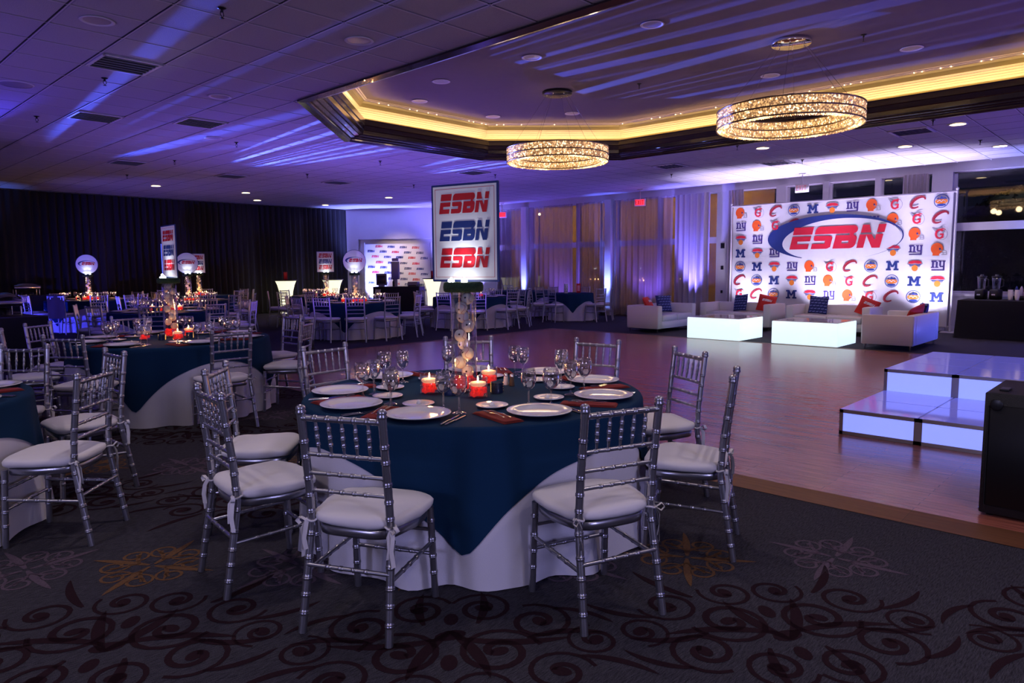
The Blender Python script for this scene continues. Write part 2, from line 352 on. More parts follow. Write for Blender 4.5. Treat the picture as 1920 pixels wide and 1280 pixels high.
# carpet figures: scroll clusters and small medallions, woven flat
def spiral(cx, cy, r0, r1, a0, turns, w0, w1, n=26):
    P = []; W = []
    for i in range(n+1):
        t = i/n; a = a0+turns*2*PI*t; r = r0+(r1-r0)*t**.8; P.append((cx+r*math.cos(a), cy+r*math.sin(a))); W.append(w0+(w1-w0)*t)
    return P, W
def blob(mb, cx, cy, rx, ry, a, n=12):
    V = [(cx+rx*math.cos(q)*math.cos(a)-ry*math.sin(q)*math.sin(a), cy+rx*math.cos(q)*math.sin(a)+ry*math.sin(q)*math.cos(a), .0012) for q in [2*PI*i/n for i in range(n)]]
    mb.add(V, [tuple(range(n))])
def leafstroke(mb, x, y, a, L, bend, w):
    P = []; W = []
    for i in range(13):
        t = i/12; q = a+bend*t; x2 = x+L*t*math.cos(a+bend*t*.5); y2 = y+L*t*math.sin(a+bend*t*.5); P.append((x2, y2)); W.append(w*math.sin(PI*min(1, t*.93+.07))**.7+.001)
    mb.ribbon(P, W, .0012)
def scroll_cluster():
    mb = MB()
    for sx in (-1, 1):
        for (cx, cy, r, a0, tn, w) in ((.17, .10, .15, 2.6, 1.55, .020), (.37, .24, .12, 3.6, 1.4, .016), (.33, -.10, .13, 1.2, -1.5, .018), (.10, .33, .11, 4.4, 1.35, .015), (.12, -.22, .12, .4, -1.5, .016), (.52, .05, .10, 2.2, 1.4, .013)):
            P, W = spiral(cx, cy, .02, r*1.05, a0, tn, w*1.7, w*.95); mb.ribbon([(sx*p[0], p[1]) for p in P], W, .0012)
            blob(mb, sx*(cx+.005), cy, .036, .026, sx*a0)
        for (x, y, a, L, b, w) in ((.0, -.05, .9, .34, .5, .045), (.02, .0, .35, .42, -.6, .04), (.28, .02, -.5, .30, .9, .035), (.25, .30, .7, .32, .5, .035), (.45, .15, .1, .28, .8, .03), (.1, -.1, -1.2, .26, -.6, .035), (.4, -.2, .1, .25, .9, .028)):
            leafstroke(mb, sx*x, y, a if sx > 0 else PI-a, L, sx*b, w)
    blob(mb, 0, -.02, .06, .035, .3); blob(mb, 0, .16, .03, .05, 0); blob(mb, 0, -.14, .028, .045, 0)
    return mb.mesh('carpet_scroll', 'carpet_burgundy')
def medallion(m):
    mb = MB()
    for k in range(4):
        a = k*PI/2+.2
        for s in (-1, 1):
            cx, cy = .13*math.cos(a+s*.38), .13*math.sin(a+s*.38)
            P, W = spiral(cx, cy, .008, .055, a+s*1.4, s*1.4, .013, .009, 18); mb.ribbon(P, W, .0012)
        leafstroke(mb, .012*math.cos(a), .012*math.sin(a), a, .23, .15, .026); leafstroke(mb, .05*math.cos(a), .05*math.sin(a), a+.5, .12, .8, .014); leafstroke(mb, .05*math.cos(a), .05*math.sin(a), a-.5, .12, -.8, .014)
    return mb.mesh('carpet_medallion', m)
sm, om, lm = scroll_cluster(), medallion('carpet_orange'), medallion('carpet_lilac')
for j in range(-5, 9):
    for i in range(-7, 9):
        ox, oy = 1.23+.945*i+1.32*j, 3.67-.96*i+1.30*j
        for me, dx, dy, rz, nm in ((om, 0, 0, .3, 'carpet_medallion'), (lm, .5, -.55, -.2, 'carpet_medallion'), (sm, -.40, -.67, -.75+(PI if (i+j) % 2 else 0), 'carpet_scroll')):
            x, y = ox+dx, oy+dy
            if x > 4.0 and y < 11.4 and x < 13.6: continue
            d = math.hypot(x, y)
            px, py = pix(x, y, 0); dep = Vector((x, y, -HCAM)).dot(fw)
            if dep < 1.2 or d > 9 or not (-250 < px < 2150) or py > 1600: continue
            o = link(nm, me, floor, (x, y, .0005), rz); k_ = 1.4 if nm == 'carpet_medallion' else 1.1; o.scale = (k_, k_, 1)
# dance floor with its bevelled oak border
DX0, DX1, DY0, DY1 = 4.62, 12.9, -3.2, 10.9
df = MB(); df.add([(DX0, DY0, .012), (DX1, DY0, .012), (DX1, DY1, .012), (DX0, DY1, .012)], [(0, 1, 2, 3)])
dance = df.build('floor_parquet', 'parquet', kind='structure'); dance['label'] = 'polished reddish wood dance floor in the middle of the hall'
for (a, b, c, d) in (((DX0, DY0), (DX0, DY1), (DX0-.24, DY1+.24), (DX0-.24, DY0)), ((DX0, DY1), (DX1, DY1), (DX1+.24, DY1+.24), (DX0-.24, DY1+.24)), ((DX1, DY1), (DX1, DY0), (DX1+.24, DY0), (DX1+.24, DY1+.24))):
    MB().add([(*a, .012), (*b, .012), (*c, .003), (*d, .003)], [(0, 1, 2, 3)]).build('edge_board', 'oak_edge', dance)
# ---- ceiling: slab, T-bar grid, lay-in tiles, octagonal tray
CX0, CX1, CY0, CY1, CH = 5.02, 12.12, -.35, 10.40, 1.98
def octa(e, z):
    x0, x1, y0, y1 = CX0+e, CX1-e, CY0+e, CY1-e; c = CH-e*.586
    return [(x0+c, y0, z), (x1-c, y0, z), (x1, y0+c, z), (x1, y1-c, z), (x1-c, y1, z), (x0+c, y1, z), (x0, y1-c, z), (x0, y0+c, z)]
slab = MB()
RX0, RX1, RY0, RY1 = -4, 18.3, -4, 22.9
o8 = octa(0, CEIL+.02); out = [((CX0+CX1)/2-8.57 if 0 else 0, 0)]
def ringpt(p):
    return p
corner = {'sw': (RX0, RY0, CEIL+.02), 'se': (RX1, RY0, CEIL+.02), 'ne': (RX1, RY1, CEIL+.02), 'nw': (RX0, RY1, CEIL+.02)}
Vs = o8+[corner['sw'], corner['se'], corner['ne'], corner['nw']]
slab.add(Vs, [(8, 9, 1, 0), (9, 2, 1), (9, 10, 3, 2), (10, 4, 3), (10, 11, 5, 4), (11, 6, 5), (11, 8, 7, 6), (8, 0, 7)])
ceiling = slab.build('ceiling', 'plenum', kind='structure')
T = .61; GX, GY = 1.905, 6.79
def clip(poly, a, b, keep_left):
    ex, ey = b[0]-a[0], b[1]-a[1]; out = []
    sd = lambda p: (ex*(p[1]-a[1])-ey*(p[0]-a[0]))*(1 if keep_left else -1)
    for i in range(len(poly)):
        p, q = poly[i], poly[(i+1) % len(poly)]; sp_, sq = sd(p), sd(q)
        if sp_ >= 0: out.append(p)
        if (sp_ > 0 > sq) or (sp_ < 0 < sq):
            t = sp_/(sp_-sq); out.append((p[0]+(q[0]-p[0])*t, p[1]+(q[1]-p[1])*t))
    return out if len(out) > 2 else []
HOLE = [(p[0], p[1]) for p in octa(-.03, 0)]
def minus_hole(poly):
    pieces = []; rest = poly
    for i in range(8):
        a, b = HOLE[i], HOLE[(i+1) % 8]
        o = clip(rest, a, b, False)
        if o: pieces.append(o)
        rest = clip(rest, a, b, True)
        if not rest: break
    return pieces
tiles = []
for i in range(-10, 27):
    for j in range(-18, 27):
        x, y = GX+i*T, GY+j*T
        if x < RX0 or x+T > RX1 or y < RY0 or y+T > RY1: continue
        if y > YD-.4: continue
        g = .012; sq = [(x+g, y+g), (x+T-g, y+g), (x+T-g, y+T-g), (x+g, y+T-g)]
        ps = minus_hole(sq)
        if not ps: continue
        whole = len(ps) == 1 and len(ps[0]) == 4 and sum(abs(p[0]-q[0])+abs(p[1]-q[1]) for p, q in zip(ps[0], sq)) < 1e-6
        c = (x+T/2, y+T/2); dep = Vector((c[0], c[1], CEIL-HCAM)).dot(fw); u, v = pix(c[0], c[1], CEIL)
        seen = dep > .5 and -90 < u < 2010 and -90 < v < 800
        tiles.append((dep if seen else 999, ps, whole, x, y))
tiles.sort(key=lambda q: q[0])
tm = MB(); b_ = .008
tm.add([(0, 0, .012), (T-.024, 0, .012), (T-.024, T-.024, .012), (0, T-.024, .012), (b_, b_, 0), (T-.024-b_, b_, 0), (T-.024-b_, T-.024-b_, 0), (b_, T-.024-b_, 0)],
       [(4, 7, 6, 5), (0, 4, 5, 1), (1, 5, 6, 2), (2, 6, 7, 3), (3, 7, 4, 0)]); tile_me = tm.mesh('ceiling_tile', 'tile')
rest = MB(); k = 0
for dep, ps, whole, x, y in tiles:
    if dep < 900 and k < 300:
        k += 1
        if whole: link('ceiling_tile', tile_me, ceiling, (x+.012, y+.012, CEIL-.004))
        else:
            mb = MB()
            for p in ps: mb.prism(p, CEIL-.002, CEIL+.012)
            mb.build('ceiling_tile', 'tile', ceiling)
    else:
        for p in ps: rest.add([(q[0], q[1], CEIL-.002) for q in p], [tuple(range(len(p)))[::-1]])
rest.build('ceiling_tile_field', 'tile', ceiling, kind='stuff')
bars = MB()
def bar(p0, p1, h):
    poly = [(p0[0]-h[0], p0[1]-h[1]), (p1[0]+h[0], p0[1]-h[1]), (p1[0]+h[0], p1[1]+h[1]), (p0[0]-h[0], p1[1]+h[1])]
    for p in minus_hole(poly): bars.add([(q[0], q[1], CEIL-.009) for q in p], [tuple(range(len(p)))[::-1]])
for i in range(-9, 27): bar((GX+i*T, RY0), (GX+i*T, YD-.2), (.007, 0))
for j in range(-17, 27): bar((RX0, GY+j*T), (RX1, GY+j*T), (0, .007))
bars.build('ceiling_grid_bars', 'tbar', ceiling)
# tray: profile swept round the octagon
def sweep(prof, name, m, parent, smooth=False, kind=None):
    mb = MB(); rings = [octa(e, z) for e, z in prof]
    for a, b in zip(rings, rings[1:]):
        for i in range(8): mb.add([a[i], a[(i+1) % 8], b[(i+1) % 8], b[i]], [(0, 1, 2, 3)], 0, False)
    return mb.build(name, m, parent, kind=kind)
tray = sweep([(-.10, CEIL-.012), (-.10, CEIL-.03), (0, CEIL-.04), (.03, CEIL-.02), (.03, CEIL+.02)], 'trim_1', 'dark_wood', None, kind='structure')
tray['label'] = 'dark stained crown moulding framing the octagonal ceiling tray'
sweep([(.03, CEIL-.02), (.05, CEIL-.02), (.055, CEIL+.0), (.12, CEIL+.01), (.125, CEIL+.025), (.20, CEIL+.035), (.205, CEIL+.05), (.255, CEIL+.06), (.265, CEIL+.12), (.28, CEIL+.13), (.28, CEIL+.20), (.295, CEIL+.21), (.30, CEIL+.28), (.30, CEIL+.30), (.285, CEIL+.30), (.27, CEIL+.235), (.06, CEIL+.235)], 'crown_moulding', 'dark_wood', tray)
sweep([(.06, CEIL+.232), (.07, CEIL+.37)], 'cove_back', 'cove_olive', tray)
sweep([(.07, CEIL+.37), (.09, CEIL+.38), (.105, CEIL+.40), (.10, CEIL+.405), (.125, CEIL+.43), (.12, CEIL+.435), (.145, CEIL+.46), (.14, CEIL+.465), (.17, CEIL+.49), (.165, CEIL+.495), (.205, CEIL+.515)], 'cove_flutes', 'cove_gold', tray)
sweep([(.205, CEIL+.515), (.25, CEIL+.57), (.29, CEIL+.60)], 'cove_wall', 'cove_olive', tray)
sweep([(.29, CEIL+.594), (.29, CEIL+.61), (.32, CEIL+.61), (.32, CEIL+.622), (.345, CEIL+.628)], 'cove_rim', 'cove_rim', tray)
sweep([(.215, CEIL+.245), (.245, CEIL+.245), (.245, CEIL+.272), (.215, CEIL+.272), (.215, CEIL+.245)], 'rope_light', 'rope', tray)
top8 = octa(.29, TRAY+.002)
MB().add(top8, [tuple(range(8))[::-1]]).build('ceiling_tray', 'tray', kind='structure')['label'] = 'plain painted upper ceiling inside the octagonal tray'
bm_ = MB().sphere((0, 0, 0), .006, 6, 4).mesh('rim_bulb', 'bulb')
ro = octa(.305, CEIL+.602)
for i in range(2, 7):
    a, b = Vector(ro[i]), Vector(ro[(i+1) % 8]); L = (b-a).length; n = int(L/.16)
    for q in range(n):
        if R_.random() < .45: link('rim_bulb', bm_, tray, a+(b-a)*((q+R_.random()*.6)/n))
# ---- walls behind and beside the camera, drape wall, alcove wall
def wall(name, x0, y0, x1, y1, z0=0, z1=CEIL+.1, m='wall_paint', th=.15, label=None):
    d = Vector((x1-x0, y1-y0, 0)).normalized(); nrm = Vector((-d.y, d.x, 0))*th
    mb = MB(); mb.prism([(x0, y0), (x1, y1), (x1+nrm.x, y1+nrm.y), (x0+nrm.x, y0+nrm.y)], z0, z1)
    o = mb.build(name, m, kind='structure')
    if label: o['label'] = label
    return o
wall('wall_rear', 19, -4, -4, -4, label='plain wall behind the photographer'); wall('wall_left', -4, -4, -4, 23)
wall('wall_back', -4, YD+.25, 15.0, YD+.25, label='wall behind the black pleated drape')
A0, A1 = Vector((14.95, 22.7, 0)), Vector((18.15, 17.8, 0)); ad = (A1-A0).normalized(); an = Vector((-ad.y, ad.x, 0))
aw = MB(); L = (A1-A0).length
def al(u, v, q): p = A0+ad*u-an*(-q); return (p.x, p.y, v)
def albox(mb, u0, u1, z0, z1, q0, q1): mb.prism([(u0, z0), (u1, z0), (u1, z1), (u0, z1)], q0, q1, 0, al); return mb
albox(aw, -.3, L+.4, 2.55, CEIL+.1, 0, .2); albox(aw, -.3, .45, 0, 2.55, 0, .2); albox(aw, L-1.9, L+.4, 0, 2.55, 0, .2); albox(aw, .3, L-1.7, 0, 2.75, .14, .3)
wa = aw.build('wall_alcove', 'alcove_paint', kind='structure'); wa['label'] = 'white angled wall with a shallow alcove'
albox(MB(), .45, .53, 0, 2.55, -.02, .02).build('alcove_trim', 'alcove_paint', wa)
# ---- window wall (X = XW): header, sill wall, mullions, panes
header = MB().box(XW-.05, -4, 3.46, XW+.35, 18.2, CEIL+.1).build('trim_2', 'header', kind='structure'); header['label'] = 'pale soffit band running above the windows'
sill = MB().box(XW, -4, 0, XW+.2, 4.2, .78).build('wall_sill', 'wall_paint', kind='structure'); sill['label'] = 'low wall under the right-hand windows'
MB().box(XW-.06, -4, .78, XW+.24, 4.2, .83).build('window_sill', 'header', sill)
MB().box(XW-.015, -4, 0, XW, 3.9, .12).build('baseboard', 'header', sill)
def window(n, y0, y1, z0, z1, trans=()):
    o = MB(); o.box(XW+.05, y0, z0, XW+.13, y0+.07, z1); o.box(XW+.05, y1-.07, z0, XW+.13, y1, z1); o.box(XW+.05, y0, z1-.06, XW+.13, y1, z1); o.box(XW+.05, y0, z0, XW+.13, y1, z0+.06)
    for z in trans: o.box(XW+.02, y0, z-.085, XW+.13, y1, z+.085)
    f = o.build('window_%d' % n, 'mullion', kind='structure')
    zs = [z0]+[t for t in trans]+[z1]
    for a, b in zip(zs, zs[1:]): MB().box(XW+.085, y0+.03, a, XW+.095, y1-.03, b).build('pane', 'pane', f)
window(1, 1.2, 3.82, .83, 3.5, (2.28,)); window(2, -1.5, 1.2, .83, 3.5, (2.28,))
n = 3
for y0, y1 in ((5.3, 6.45), (4.3, 5.3), (6.45, 7.5), (7.7, 8.9), (9.3, 11.2), (11.2, 12.7), (13.0, 14.2), (14.2, 16.2), (16.45, 17.9)):
    window(n, y0, y1, .05, 3.5, (2.18,) if y0 > 9 else ()); n += 1
# white posts between the panes and the two wide white columns by the uplights
for i, (y, hw) in enumerate(((5.33, .06), (6.5, .07), (7.6, .12), (4.02, .2))):
    MB().box(XW-.06, y-hw, 0, XW+.2, y+hw, 3.5).build('wall_post', 'header', kind='structure')['label'] = 'white window post, %s along the wall behind the printed backdrop' % ORD[i]
for i, y in enumerate((12.86, 16.33)):
    MB().rbox(XW-.22, y-.12, 0, XW+.1, y+.12, 3.5, .02).build('wall_column', 'alcove_paint', kind='structure')['label'] = ('white column lit blue beside the small table', 'white column lit blue nearer the corner')[i]
dr = MB().box(XW-.04, 8.98, 0, XW+.05, 9.36, 3.46).build('wall_panel', 'wall_paint', kind='structure'); dr['label'] = 'narrow pale wall strip with switch plates beside the backdrop'
for z, s in ((2.02, .055), (1.43, .04), (.78, .03)): MB().rbox(XW-.055, 9.17-s, z-s*1.3, XW-.04, 9.17+s, z+s*1.3, .006).build('switch_plate', 'iron', dr)
# ---- curtains
def curtain(x0, y0, x1, y1, z0, z1, amp, per, m, name, label, group=None, seed=1, cat='curtain'):
    rr = random.Random(seed); d = Vector((x1-x0, y1-y0, 0)); L = d.length; d.normalize(); nn = Vector((-d.y, d.x, 0))
    n = max(8, int(L/per*8)); ph = [rr.uniform(-.6, .6) for _ in range(6)]
    def f(u, v):
        s = u*L; q = s/per*2*PI+.9*math.sin(s*1.7+ph[0])+.5*math.sin(s*4.1+ph[1])
        a = amp*(.75+.4*math.sin(s*2.3+ph[2]))*(1-.15*v)
        o = a*math.sin(q)+a*.3*math.sin(2*q+ph[3]); p = Vector((x0, y0, 0))+d*s+nn*o
        return (p.x, p.y, z0+(z1-z0)*v)
    mb = MB().grid(f, n, 3)
    return mb.build(name, m, label=label, cat=cat, group=group)
pos = ['first', 'second', 'third', 'fourth', 'fifth', 'sixth', 'seventh']
xs = [-3.9, 2.8, 4.95, 7.1, 9.25, 11.4, 13.2, 14.95]
for i in range(7):
    curtain(xs[i], YD, xs[i+1]+.02, YD, .02, CEIL-.03, .055, .19, 'drape', 'black_drape', 'black pleated wall drape, %s panel counted from the buffet end' % pos[i], 'black drape panels', i)
for i, (y0, y1, lb) in enumerate(((12.68, 10.66, 'wide sheer curtain beside the switch strip, lit violet at one edge'), (14.12, 13.04, 'sheer curtain between the black gap and the lit column'),
                                  (16.15, 14.28, 'sheer brown-toned curtain behind the small round table'), (17.7, 16.5, 'sheer curtain nearest the corner beside the far lit column'))):
    curtain(XW-.14, y0, XW-.14, y1, .03, 3.47, .045, .20, 'sheer', 'sheer_curtain', lb, 'sheer window curtains', 20+i)
curtain(XW-.10, 10.6, XW-.24, 9.45, .03, 3.46, .05, .21, 'sheer_dense', 'sheer_curtain', 'gathered pale curtain catching the brightest violet uplight', 'sheer window curtains', 41)
curtain(XW-.12, 8.98, XW-.12, 8.55, .03, 3.47, .03, .09, 'sheer_dense', 'side_curtain', 'narrow pleated curtain showing past the tall edge of the backdrop', None, 31)
curtain(XW-.12, 4.78, XW-.12, 4.28, .03, 3.47, .03, .09, 'sheer_dense', 'side_curtain', 'narrow pinkish pleated curtain above the backdrop next to the white post', None, 32)
# ---- outdoors at night
MB().add([(18.4, -14, -.02), (40, -14, -.02), (40, 40, -.02), (18.4, 40, -.02)], [(0, 1, 2, 3)]).build('ground', 'asphalt', kind='structure')
pw = MB().box(22.2, 9.6, 0, 22.4, 26, 4.2).build('wall_patio', 'patio', kind='structure'); pw['label'] = 'tan outdoor wall glowing behind the sheer curtains'
for y in (10.8, 13.6, 16.4, 19.2, 22.0): spot((20.3, y, 4.6), (22.3, y, 1.8), (1, .50, .15), 140, 120, 1, .1, 'patio_lamp')
lampm = MB().sphere((0, 0, 0), .05, 8, 6).mesh('patio_lantern', 'down_on')
for i, (y, z, lb) in enumerate(((18.6, 3.55, 'small outdoor lamp seen through the curtain near the exit sign'), (15.6, 3.95, 'bright outdoor lamp seen through the curtain above the small table'), (10.7, 3.75, 'outdoor lamp seen through the violet-lit curtain'))):
    t = thing('patio_lamp', lb, 'lamp', (21.2, y, 0)); link('globe', lampm, t, (0, 0, z)); MB().tube([(0, 0, 0), (0, 0, z-.04)], .03, 6).build('pole', 'iron', t)
def shrub(x, y, r, h, label, seed):
    rr = random.Random(seed); mb = MB(); mb.sphere((0, 0, h*.35), r, 28, 18, sc_=(1, 1, h*.65/r))
    mb.v = [(p[0]*(1+rr.uniform(-.03, .03)), p[1]*(1+rr.uniform(-.03, .03)), max(0, p[2]+rr.uniform(-.05, .05))) for p in mb.v]
    for _ in range(700):
        a = rr.uniform(0, 2*PI); t = rr.uniform(.05, 1.5); q = Vector((r*math.sin(t)*math.cos(a), r*math.sin(t)*math.sin(a), h*.35+h*.65*math.cos(t)))
        e = Vector((rr.uniform(-1, 1), rr.uniform(-1, 1), rr.uniform(-1, 1)))*.10; g = Vector((rr.uniform(-1, 1), rr.uniform(-1, 1), rr.uniform(0, 1)))*.10
        mb.add([q, q+e, q+g], [(0, 1, 2)])
    t = thing('clipped_shrub', label, 'shrub', (x, y, 0)); mb.build('foliage', 'hedge', t, kind='stuff'); MB().tube([(0, 0, 0), (.02, 0, .5), (0, 0, h*.5)], .07, 6).build('stem', 'wood_pole', t)
shrub(21.7, 3.0, 1.9, 3.3, 'large dome-clipped shrub outside the right window', 3); shrub(21.2, -2.0, 1.5, 2.4, 'lower rounded shrub outside at the edge of the right window', 4)
spot((20.2, 3.4, 4.4), (21.6, 2.4, 2.6), (.85, .88, .9), 22, 80, 1, .1, 'patio_lamp')
# ================================================================== chairs
def bamboo(mb, pts, r, marks, n=10, ring=.0024, taper=None):
    """tube along a polyline with bamboo-like double rings at given fractions"""
    P = [Vector(p) for p in pts]; seg = [0]
    for a, b in zip(P, P[1:]): seg.append(seg[-1]+(b-a).length)
    L = seg[-1]
    def at(s):
        for i in range(len(P)-1):
            if s <= seg[i+1] or i == len(P)-2: return P[i]+(P[i+1]-P[i])*((s-seg[i])/(seg[i+1]-seg[i]))
    rad = (lambda s: r*taper(s/L)) if taper else (lambda s: r)
    st = [(s, rad(s)) for s in seg]; hw = .0042
    for mfrac in marks:
        c = mfrac*L
        for d, e in ((-hw*1.7-.006, 0), (-hw*1.7, 0), (-hw*1.2, ring), (-hw*.5, ring), (0, ring*.1), (hw*.5, ring), (hw*1.2, ring), (hw*1.7, 0), (hw*1.7+.006, 0)):
            if 0 < c+d < L: st.append((c+d, rad(c+d)+e))
    st.sort(); mb.tube([at(s) for s, _ in st], [q for _, q in st], n); return mb
def chair_kit(hi=True):
    n = 10 if hi else 5; K = []
    mk = lambda f: [f] if hi else []
    def add(nm, mb, m='silver', par=-1): K.append((nm, mb.mesh(nm, m), par, None))
    def postpts(s): return [(s*.196, -.262, 0), (s*.188, -.225, .22), (s*.18, -.19, .43), (s*.178, -.20, .60), (s*.18, -.238, .905)]
    pm = (.09, .17, .245, .335, .44, .545, .62, .70, .80, .87) if hi else ()
    for s in (-1, 1):
        mb = bamboo(MB(), postpts(s), .0168, pm, n)
        if hi: mb.lathe([(.0168, 0), (.0205, .004), (.0205, .012), (.017, .016), (.0195, .021), (.0185, .030), (.012, .036), (.004, .0385)], 12, (s*.18, -.238, .90))
        add('back_post', mb)
    for s in (-1, 1): add('front_leg', bamboo(MB(), [(s*.196, .186, 0), (s*.192, .175, .22), (s*.188, .165, .425)], .0160, (.28, .46, .64, .85) if hi else (), n))
    yb = lambda z: -.19 if z < .45 else -.20-(z-.60)*.125
    rm = (.12, .27, .42, .58, .73, .88)
    if hi:
        sp_ = (.165, .33, .5, .67, .835)
        add('top_rail', bamboo(MB(), [(-.175, yb(.885), .885), (.175, yb(.885), .885)], .0125, (.02,)+sp_+(.98,), 10))
        for z, mm in ((.735, sp_), (.655, rm[1:-1]), (.58, rm[1:-1])): add('back_rail', bamboo(MB(), [(-.172, yb(z), z), (.172, yb(z), z)], .0090, mm, 8, .0021))
        for f in sp_:
            x = -.175+.35*f
            add('spindle', bamboo(MB(), [(x*.97, yb(.735), .738), (x, yb(.885), .882)], .0078, (.28, .5, .73), 8, .002, lambda t: .6+.45*math.sin(PI*min(max(t, 0), 1))))
    else:
        mb = MB()
        for z, r in ((.885, .012), (.735, .009), (.655, .009), (.58, .009)): mb.tube([(-.175, yb(z), z), (.175, yb(z), z)], r, 5)
        for f in (.165, .33, .5, .67, .835): mb.tube([(-.17+.34*f, yb(.735), .738), (-.175+.35*f, yb(.885), .882)], .008, 4)
        add('back_rails', mb)
    if hi:
        add('stretcher', bamboo(MB(), [(-.188, -.224, .275), (.188, -.224, .275)], .0092, rm[1:-1], 8, .0021))
        for s in (-1, 1): add('stretcher', bamboo(MB(), [(s*.189, -.22, .245), (s*.191, .176, .262)], .0092, rm[1:-1], 8, .0021))
        for z in (.205, .315): add('stretcher', bamboo(MB(), [(-.19, .176, z), (.19, .176, z)], .0092, rm[1:-1], 8, .0021))
    else:
        mb = MB()
        mb.tube([(-.188, -.224, .275), (.188, -.224, .275)], .009, 4); mb.tube([(-.19, .176, .24), (.19, .176, .24)], .009, 4)
        for s in (-1, 1): mb.tube([(s*.189, -.22, .245), (s*.191, .176, .262)], .009, 4)
        add('stretcher_frame', mb)
    # seat frame: shaped rim with apron
    def outline(k, grow=0):
        a = 2*PI*k; c, s = math.cos(a), math.sin(a); e = .5
        x = math.copysign(abs(c)**e, c); y = math.copysign(abs(s)**e, s)
        return x*((.192 if y < 0 else .205)+grow-.012*max(0, -y)), y*(.19+grow)-.005
    N = 28 if hi else 12; mb = MB(); V = []
    for z, g in ((.395, -.012), (.395, -.002), (.428, .002), (.434, -.006), (.434, -.03)):
        for i in range(N): x, y = outline(i/N, g); V.append((x, y, z))
    F = [(j*N+i, j*N+(i+1) % N, (j+1)*N+(i+1) % N, (j+1)*N+i) for j in range(4) for i in range(N)]+[tuple(range(4*N, 5*N))]
    mb.add(V, F, 0, True); add('seat_frame', mb)
    mb = MB(); V = []; rows = ((.436, -.02), (.440, .004), (.452, .016), (.468, .018), (.480, .010), (.487, -.015), (.491, -.07), (.4925, -.14)); N = 36 if hi else 14
    for z, g in rows:
        for i in range(N):
            x, y = outline(i/N, g); V.append((x*1.04, y+.002, z+.003*math.sin(i*.9+z*40)*(1 if g > -.05 else 0)-.006*max(0, (y-.1))*4))
    J = len(rows); F = [(j*N+i, j*N+(i+1) % N, (j+1)*N+(i+1) % N, (j+1)*N+i) for j in range(J-1) for i in range(N)]+[tuple(range((J-1)*N, J*N))]
    mb.add(V, F, 0, True); add('cushion', mb, 'cushion')
    if hi:
        for s in (-1, 1):
            mb = MB(); c = Vector((s*.179, -.19, .455)); loop = [c+Vector((.021*math.cos(2*PI*i/12), .021*math.sin(2*PI*i/12), .004*math.sin(4*PI*i/12))) for i in range(13)]
            mb.tube(loop, .0048, 5); q = c+Vector((s*.012, -.02, 0))
            def strip(pts, w):
                V = []
                for p in pts: V += [(p[0]-w*.6, p[1]-w, p[2]), (p[0]+w*.6, p[1]+w, p[2])]
                V += [(x+.002, y, z) for x, y, z in V]; m_ = len(pts)*2
                F = [(2*i, 2*i+1, 2*i+3, 2*i+2) for i in range(len(pts)-1)]+[(m_+2*i+2, m_+2*i+3, m_+2*i+1, m_+2*i) for i in range(len(pts)-1)]
                mb.add(V, F, 0, True)
            strip([q, q+Vector((s*.012, -.012, -.03)), q+Vector((s*.006, -.016, -.085)), q+Vector((s*.012, -.012, -.15))], .008)
            strip([q, q+Vector((-s*.004, -.016, -.025)), q+Vector((s*.002, -.022, -.07)), q+Vector((-s*.006, -.02, -.115))], .008)
            strip([q, q+Vector((s*.022, -.012, .018)), q+Vector((s*.036, -.014, 0)), q+Vector((s*.02, -.012, -.014)), q], .007)
            add('cushion_tie', mb, 'cushion')
    return K
CH_HI, CH_LO = chair_kit(True), chair_kit(False)
# ================================================================== tables
def drop_cloth(Rt, zt, length, gap, nf, seed, N=160):
    """length(a): cloth radius measured along the cloth; overlay and undercloth of one table share the seed and so the folds"""
    rr = random.Random(seed); ph = [rr.uniform(0, 6.28) for _ in range(4)]
    mb = MB(); rows = [('top', .5), ('top', .92), ('top', .992)]+[('dn', q) for q in (0.0, .02, .05, .1, .17, .26, .37, .5, .64, .8, 1.0)]
    def f(a, kind, q):
        L = length(a)
        if kind == 'top': return (Rt*q*math.cos(a), Rt*q*math.sin(a), zt)
        d = max(0, L-Rt)*q; re = .014*min(1, d/.02)
        fold = .036*min(1, d/.7)**1.5*(math.sin(nf*a+ph[0]+.7*math.sin(3*a+ph[1]))+.4*math.sin((nf+8)*a+ph[2]))
        r = Rt+re+.045*d+fold+gap*(1+.5*d); z = zt-max(.001, d-.004)
        return (r*math.cos(a), r*math.sin(a), z)
    V = [f(2*PI*i/N, k, q) for k, q in rows for i in range(N)]; n = len(rows)
    mb.add(V, [(j*N+(i+1) % N, j*N+i, (j+1)*N+i, (j+1)*N+(i+1) % N) for j in range(n-1) for i in range(N)], 0, True); mb.add(V[:N], [tuple(range(N))], 0); return mb
ZT = .752; RT = .955
def square_len(h, ca, p=24): return lambda a: h*(abs(math.cos(a-ca+PI/4))**p+abs(math.sin(a-ca+PI/4))**p)**(-1/p)
tb = MB().lathe([(.02, .70), (RT-.01, .70), (RT-.005, .72), (RT-.01, .745), (.02, .745)], 40).mesh('tabletop', 'wood_pole')
tbs = MB().lathe([(.02, .70), (.59, .70), (.595, .72), (.59, .745), (.02, .745)], 30).mesh('tabletop', 'wood_pole')
tleg = MB().tube([(.5, .5, 0), (.5, .5, .70)], .02, 6).mesh('leg', 'steel')
TABLES = {}
SEATWORDS = {}
